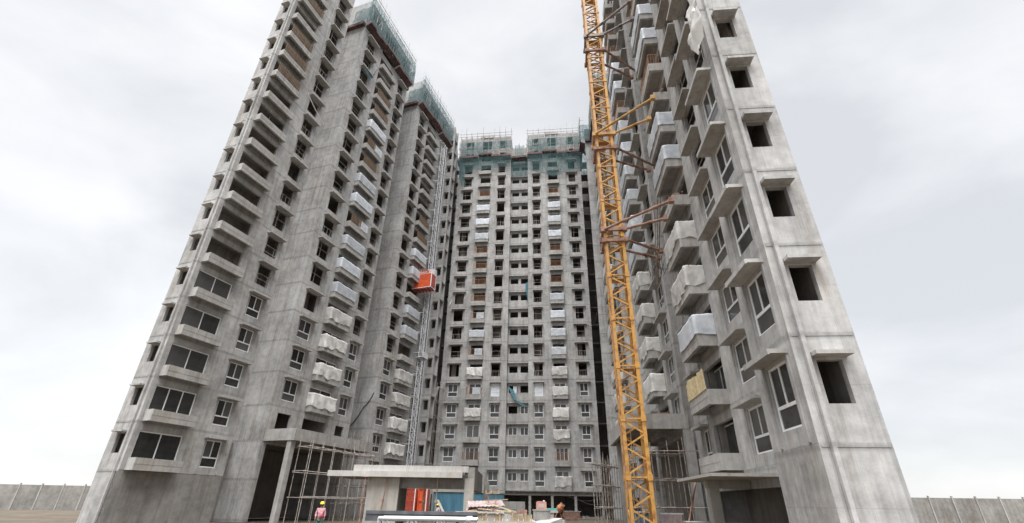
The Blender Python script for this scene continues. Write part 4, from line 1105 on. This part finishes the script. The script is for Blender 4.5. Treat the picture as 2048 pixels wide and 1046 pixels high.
for q, (x, y, zt_, lb) in enumerate(((-.72, 18.9, 1.98, 'rusty prop standing upright in the debris heap, left of a pair'), (-.45, 18.9, 1.98, 'rusty prop standing upright in the debris heap, right of a pair'))):
    t = thing('prop', lb, 'prop', (x, y, 1.3), R(20 * q), 'steel props')
    link('outer_tube', MB().lathe([(.03, 0), (.03, .4)], 8).mesh('outer_tube', 'rust'), t)
    link('inner_tube', MB().lathe([(.02, .38), (.02, zt_ - 1.3)], 8).mesh('inner_tube', 'rust'), t)
    link('fork_head', MB().box(-.11, .11, -.06, .06, zt_ - 1.3, zt_ - 1.27).box(-.11, -.08, -.06, .06, zt_ - 1.27, zt_ - 1.18).box(.08, .11, -.06, .06, zt_ - 1.27, zt_ - 1.18).mesh('fork_head', 'timber'), t)
# brick pile and blocks
bs = thing('brick_stack', 'small stack of brown bricks beside the debris heap', 'brick stack', (.28, 16.7, 1.3))
for r_ in range(3):
    for c_ in range(3):
        for e_ in range(2):
            link('brick', cached('brk', lambda: MB().box(0, .105, 0, .22, 0, .065).mesh('brick', 'brick')), bs, (c_ * .112 + rn.uniform(0, .006), e_ * .23, r_ * .068), (0, 0, R(rn.uniform(-3, 3))))
# grey drum with a plastic can on it
dr = tag(thing('steel_drum', 'x', 'drum', (.98, 15.2, 0)), 'dented grey steel drum right of the debris heap', 'drum')
link('drum_body', MB().lathe([(.25, .55), (.25, .85), (.262, .87), (.25, .89), (.25, 1.2), (.265, 1.22), (.25, 1.24), (.25, 1.5), (.27, 1.51), (.27, 1.54), (.24, 1.54), (.235, 1.50)], 24).mesh('drum_body', 'conc_d'), dr)
link('stand', MB().box(-.3, .3, -.3, .3, 0, .55).mesh('stand', 'conc_d'), dr)
can = tag(thing('jerry_can', 'x', 'can', (.97, 15.2, 1.542)), 'pale red plastic can standing on the grey drum', 'can')
cb = MB().box(-.145, .145, -.09, .09, 0, .19); cb.box(-.12, .12, -.07, .07, .191, .21)
link('can_body', cb.mesh('can_body', 'canpink'), can); link('label_patch', MB().box(-.09, .09, -.093, -.0901, .04, .15).mesh('label_patch', 'pinksheet'), can)
link('cap', MB().lathe([(.025, .21), (.025, .235)], 10, .08).mesh('cap', 'white'), can)
# low white hoarding and green strip in front of the stilt floor
hg = thing('hoarding', 'pale grey sheet hoarding across the first stilt bay of the central tower', 'hoarding', (0, 66.6, 0), R(-6.2))
for q in range(3): link('hoarding_sheet', MB().box(-1.1 + q * 1.1, -.02 + q * 1.1, 0, .05, .95, 1.85).mesh('hoarding_sheet', 'conc_s'), hg)
link('kick_strip', MB().box(-1.1, 2.2, -.01, .06, 0, .93).mesh('kick_strip', 'teal'), hg)
# table / low wall with pale top
tb = thing('work_bench', 'work bench with a pale top and green sheet behind the drum', 'work bench', (1.8, 24.0, -.06))
link('bench_top', MB().box(-.2, .5, 0, .8, 1.38, 1.46).mesh('bench_top', 'beige'), tb)
link('bench_base', MB().box(-.1, .28, .05, .75, 0, 1.378).mesh('bench_base', 'conc_s'), tb)
link('green_sheet', MB().box(-.3, .5, .5, .7, 1.462, 1.56).mesh('green_sheet', 'teal'), tb)
# orange mixer machine in front of the dark bay
mxr = thing('concrete_mixer', 'rusty orange concrete mixer in front of the dark stilt bays', 'concrete mixer', (4.05, 42.0, .55))
mxr.scale = (.62, .62, .62)
link('stand_block', MB().box(-.9, .9, -.6, .8, -.9, -.02).mesh('stand_block', 'conc_d'), mxr)
link('drum', MB().lathe([(.18, 0), (.42, .25), (.46, .6), (.30, 1.0), (.22, 1.05)], 16).mesh('drum', 'orangecab'), mxr, (-.1, 0, .9), (R(15), R(38), 0))
link('frame', MB().bar((-.5, -.3, 0), (0, 0, 1.3), .08).bar((.5, -.3, 0), (0, 0, 1.3), .08).bar((-.5, .4, 0), (0, .2, 1.2), .08).bar((.6, .4, 0), (.1, .2, 1.2), .08).mesh('frame', 'orangecab'), mxr)
link('hopper', MB().bar((.3, -.1, 1.9), (.75, -.1, 1.5), .5, .3).bar((.6, 0, .4), (.7, 0, 1.5), .16).mesh('hopper', 'rust'), mxr)
for sx in (-.45, .45): link('wheel', MB().bar((sx - .06, 0, .25), (sx + .06, 0, .25), .5, n=16).mesh('wheel', 'black'), mxr)
# brick wall remnant and low kerb wall before the stilts
bw = thing('brick_wall', 'low brown brick wall between stilt columns of the central tower', 'wall', (6.4, 60.0, 0))
for r_ in range(6):
    for c_ in range(8):
        link('brick', cached('bigbrk', lambda: MB().box(0, .215, 0, .2, 0, .14).mesh('brick', 'brick')), bw, (c_ * .225 + (.1 if r_ % 2 else 0), rn.uniform(-.012, .012), r_ * .15))
link('coping', MB().box(-.05, 2.0, -.03, .24, .905, .96).mesh('coping', 'conc_s'), bw)
loose('retaining_wall', 'low earth stained concrete kerb wall in front of the stilt floor', 'wall', MB().box(2.6, 9.0, 40, 40.5, 0, .38), 'soil')
loose('retaining_wall', 'pale block wall stub left of the kerb wall, behind the drum', 'wall', MB().box(1.6, 2.9, 27, 27.5, 0, .95), 'conc_s')
rub = MB()
for q in range(120):
    x = rn.uniform(8, 12.5); y = rn.uniform(66, 70); s_ = rn.uniform(.08, .3)
    rub.box(x, x + s_, y, y + s_, 0, s_ * rn.uniform(.4, 1.2))
rb_ = link('rubble', rub.mesh('rubble', 'conc_d'), kind='stuff'); tag(rb_, 'grey rubble scattered in the dark stilt floor', 'rubble')
# blue cabin and green sheet at the crane foot
cb_ = thing('site_cabin', 'small blue site cabin seen through the crane foot', 'cabin', (8.2, 34.0, 0))
for q in range(3): link('cladding_panel', MB().box(q * .42, q * .42 + .4, 0, .04, 0, 1.25).mesh('cladding_panel', 'blue'), cb_)
link('cabin_body', MB().box(0, 1.25, .045, 1.5, 0, 1.24).mesh('cabin_body', 'blue'), cb_)
link('roof', MB().box(-.08, 1.35, -.1, 1.6, 1.252, 1.3).mesh('roof', 'white'), cb_)
link('corner_post', MB().box(.6, .65, -.03, -.001, 0, 1.25).mesh('corner_post', 'white'), cb_)
loose('green_board', 'turquoise green board at the scaffold foot left of the crane', 'board', MB().box(0, .95, 0, .05, 0, .75), 'teal', None, (5.55, 28.2, 0))
shut = thing('rolling_shutter', 'grey ribbed shutter panel right of the crane foot', 'shutter', (8.35, 28.5, 0))
for q in range(14): link('slat', cached('slt', lambda: MB().box(0, .075, 0, .03, 0, 1.0).mesh('slat', 'pinksheet')), shut, (q * .08, 0, .25))
link('track', MB().box(-.05, 1.2, -.02, .05, 1.26, 1.33).mesh('track', 'galv'), shut)
bb = thing('barrier_pole', 'pale horizontal barrier pole at bottom right with a leaning brace', 'barrier', (8.0, 24.5, 0))
link('pole', MB().bar((.2, 0, 1.02), (2.8, -.3, 1.02), .09, n=8).mesh('pole', 'plaster'), bb)
link('brace', MB().bar((.15, .1, .1), (1.55, 1.2, 3.0), .08, n=6).mesh('brace', 'rust'), bb)
link('post', MB().box(.1, .24, -.08, .06, 0, 1.05).mesh('post', 'rust'), bb)

# ------------------------------------------------------------------ ropes and cables strung between buildings
def cable(label, pts, mat, w, cat='cable', sag=1.0, n=14):
    P = []
    for a, b2 in zip(pts[:-1], pts[1:]):
        for i in range(n):
            u = i / n; p = Vector(a).lerp(Vector(b2), u); p.z -= sag * 4 * u * (1 - u); P.append(p)
    P.append(Vector(pts[-1]))
    return tag(link('cable', MB().poly_tube(P, w).mesh('cable', mat)), label, cat)
cable('pale rope sagging between left tower and central tower at mid height', [LT.world(28.3, -1.35, 31), CT.world(-11.6, -.05, 31.4)], 'rope', .07, 'rope', .9)
cable('dark cable sagging between the central and right towers, mid height', [CT.world(10.6, -.05, 26.6), RT.world(-43.6, -1.9, 27.6)], 'cable', .07, sag=1.0)
cable('upper dark cable sagging between the central and right towers', [CT.world(10.7, -.05, 48.5), RT.world(-43.6, -1.9, 49.5)], 'cable', .07, sag=.9)
cable('upper pale cable between left tower and central tower', [LT.world(28.3, -1.35, 50), CT.world(-11.9, -.05, 50)], 'rope', .06, 'rope', .7)
cable('white rope crossing the extreme left tower near its top', [AT.world(-7.0, -.6, 41.0), AT.world(-3.6, -.3, 39.6)], 'rope', .08, 'rope', .1)
cable('cable looped below the central edge beam at right', [CT.world(5.5, -.6, 3.1), CT.world(11.8, -.6, 3.0)], 'cable', .035, sag=1.0)
cable('second cable looped below the central edge beam, drooping lower', [CT.world(6.6, -.7, 3.1), CT.world(12.4, -.7, 2.6)], 'cable', .035, 'rope', 1.2)
cable('dark hose slanting down the side wall beside the second left wing', [LT.world(14.3, 2.9, 9.3), LT.world(14.3, 1.2, 11.6), LT.world(14.33, .1, 13.2)], 'cable', .09, 'hose', .25)

# ------------------------------------------------------------------ workers
def skin_mesh(name, joints, edges, mat, sub=1):
    me = bpy.data.meshes.new(name); me.from_pydata([j[:3] for j in joints], edges, [])
    o = bpy.data.objects.new(name, me); col.objects.link(o)
    md = o.modifiers.new('skin', 'SKIN'); md.use_smooth_shade = True
    for i, j in enumerate(joints):
        r_ = j[3]; me.skin_vertices[0].data[i].radius = (r_, r_ * (j[4] if len(j) > 4 else 1))
    me.skin_vertices[0].data[0].use_root = True
    s_ = o.modifiers.new('sub', 'SUBSURF'); s_.levels = sub; s_.render_levels = sub + 1
    me.materials.append(M[mat])
    return o
def person(label, loc, rz, shirt, sc=1.0, arm=0.0):
    t = thing('person', label, 'person', loc, rz); t.scale = (sc, sc, sc)
    J = [(0, 0, .93, .14, .8), (0, 0, 1.12, .135, .75), (0, 0, 1.34, .16, .68), (0, 0, 1.46, .075), (0, -.01, 1.53, .06), (0, -.015, 1.60, .088, 1.12), (0, -.01, 1.69, .075),
         (-.19, 0, 1.39, .06), (-.25, .02, 1.12, .046), (-.24, -.08 - arm, .90, .034), (-.24, -.11 - arm, .82, .034),
         (.19, 0, 1.39, .06), (.25, .02, 1.12, .046), (.24, -.06, .89, .034), (.24, -.09, .81, .034),
         (-.10, 0, .84, .10), (-.11, -.02, .47, .068), (-.11, .02, .09, .046), (-.11, -.12, .035, .04),
         (.10, 0, .84, .10), (.11, -.03, .47, .068), (.11, .0, .09, .046), (.11, -.14, .035, .04)]
    Ed = [(0, 1), (1, 2), (2, 3), (3, 4), (4, 5), (5, 6), (2, 7), (7, 8), (8, 9), (9, 10), (2, 11), (11, 12), (12, 13), (13, 14), (0, 15), (15, 16), (16, 17), (17, 18), (0, 19), (19, 20), (20, 21), (21, 22)]
    skin_mesh('body', J, Ed, 'skin').parent = t
    T_ = [(0, 0, .90, .165, .85), (0, 0, 1.12, .158, .8), (0, 0, 1.34, .178, .74), (0, 0, 1.44, .09), (-.19, 0, 1.39, .078), (-.25, .02, 1.14, .062), (-.245, -.05 - arm * .6, .98, .055), (.19, 0, 1.39, .078), (.25, .02, 1.14, .062), (.245, -.04, .98, .055)]
    skin_mesh('shirt', T_, [(0, 1), (1, 2), (2, 3), (2, 4), (4, 5), (5, 6), (2, 7), (7, 8), (8, 9)], shirt).parent = t
    P_ = [(0, 0, .95, .155, .85), (-.10, 0, .82, .118), (-.11, -.02, .47, .088), (-.11, .02, .12, .07), (.10, 0, .82, .118), (.11, -.03, .47, .088), (.11, 0, .12, .07)]
    skin_mesh('trousers', P_, [(0, 1), (1, 2), (2, 3), (0, 4), (4, 5), (5, 6)], 'tealcloth').parent = t
    # fingers: five short chains from each palm
    for sx, yy in ((-1, -.11 - arm), (1, -.09)):
        fj = [(sx * .24, yy, .81, .022)]; fe = []
        for q in range(4):
            b_ = len(fj); dx = (q - 1.5) * .018
            fj += [(sx * .24 + dx * .3, yy - .01 + dx, .765, .0095), (sx * .235 + dx * .2, yy - .02 + dx, .735 + .004 * q, .0085)]; fe += [(0, b_), (b_, b_ + 1)]
        b_ = len(fj); fj += [(sx * .22, yy - .045, .79, .010), (sx * .215, yy - .055, .76, .009)]; fe += [(0, b_), (b_, b_ + 1)]
        skin_mesh('hand', fj, fe, 'skin').parent = t
    hm_ = MB().lathe([(.135, 1.655), (.125, 1.67), (.122, 1.71), (.105, 1.76), (.07, 1.79), (.02, 1.80)], 18)
    hm_.box(-.075, .075, -.185, -.11, 1.652, 1.664)
    link('helmet', hm_.mesh('helmet', 'helmet', smooth=True), t)
    fc = MB().box(-.012, .012, -.125, -.095, 1.575, 1.61).box(-.045, -.02, -.112, -.09, 1.617, 1.628).box(.02, .045, -.112, -.09, 1.617, 1.628).box(-.025, .025, -.108, -.09, 1.545, 1.553)
    link('face_features', fc.mesh('face_features', 'hair'), t)
    link('hair', MB().lathe([(.085, 1.56), (.094, 1.60), (.096, 1.655)], 14, 0, .012).mesh('hair', 'hair', smooth=True), t)
    return t
p1 = person('worker in a yellow helmet and pink and crimson shirt at the bottom left corner', (-9.98, 28.0, 0), R(15), 'pinkcloth', .90, .05)
link('vest_panel', MB().box(-.02, .13, -.165, -.135, .93, 1.16).mesh('vest_panel', 'redcloth', smooth=True), p1)
person('worker in a yellow helmet and pale pink shirt before the blue shed', (-5.95, 44.0, 0), R(-20), 'palepink', .86)

# ------------------------------------------------------------------ rebar bundle and loose junk on the right tower
rg = random.Random(31)
RBX = RT.world
rbn = thing('rebar_bundle', 'tangle of dark reinforcing bars on a right tower ledge below the lowest crane ties', 'rebar', RBX(-7.6, -.9, 17.0), RT.rz)
rm_ = MB()
for q in range(46):
    a = Vector((rg.uniform(-.7, .7), rg.uniform(-.5, .3), rg.uniform(-.9, .5)))
    d = Vector((rg.uniform(-.5, .5), rg.uniform(-.3, .3), rg.uniform(.2, 1.3)))
    rm_.bar(a, a + d, .035)
link('bars', rm_.mesh('bars', 'greysteel'), rbn, kind='stuff')
for q in range(3): link('long_bar', MB().bar((-.5 + q * .25, -.2, -1.2), (3.4 + q * .3, -.5 + .15 * q, 3.4), .06).mesh('long_bar', 'pipe'), rbn)
for k, lb in ((8, 'small scrap pile on the ninth-storey balcony, nearest stack of the right tower'), (5, 'small scrap pile on the sixth-storey balcony, nearest stack of the right tower')):
    jt = thing('scrap_pile', lb, 'scrap', RBX(-2.2, -.5, 3.2 + 3 * k + .74), RT.rz)
    jm = MB()
    for q in range(16):
        a = Vector((rg.uniform(-.7, .7), rg.uniform(-.35, .2), rg.uniform(-.05, .2)))
        jm.bar(a, a + Vector((rg.uniform(-.6, .6), rg.uniform(-.3, .3), rg.uniform(-.05, .3))), rg.uniform(.04, .1))
    link('scraps', jm.mesh('scraps', 'rust'), jt, kind='stuff')

# ------------------------------------------------------------------ site boundary walls beyond the towers
def bwall(label, p, q, n):
    p = Vector(p); q = Vector(q); d = q - p; az = math.atan2(d.y, d.x); L_ = d.length / n
    t = thing('boundary_wall', label, 'wall', p, az, 'precast boundary walls')
    for i in range(n):
        link('wall_panel', cached(('bwp', round(L_, 2)), lambda: MB().box(.12, L_ - .02, 0, .08, -.2, 2.9).mesh('wall_panel', 'conc_d')), t, (i * L_, 0, 0))
        link('wall_post', cached('bwpo', lambda: MB().box(-.02, .118, -.06, .14, -.2, 3.1).mesh('wall_post', 'conc_s')), t, (i * L_, 0, 0))
bwall('precast concrete boundary wall far left, beyond the left towers', (-120, 52, 0), (-27, 78, 0), 40)
bwall('precast concrete boundary wall far right, beyond the right tower', (24, 62, 0), (130, 48, 0), 44)
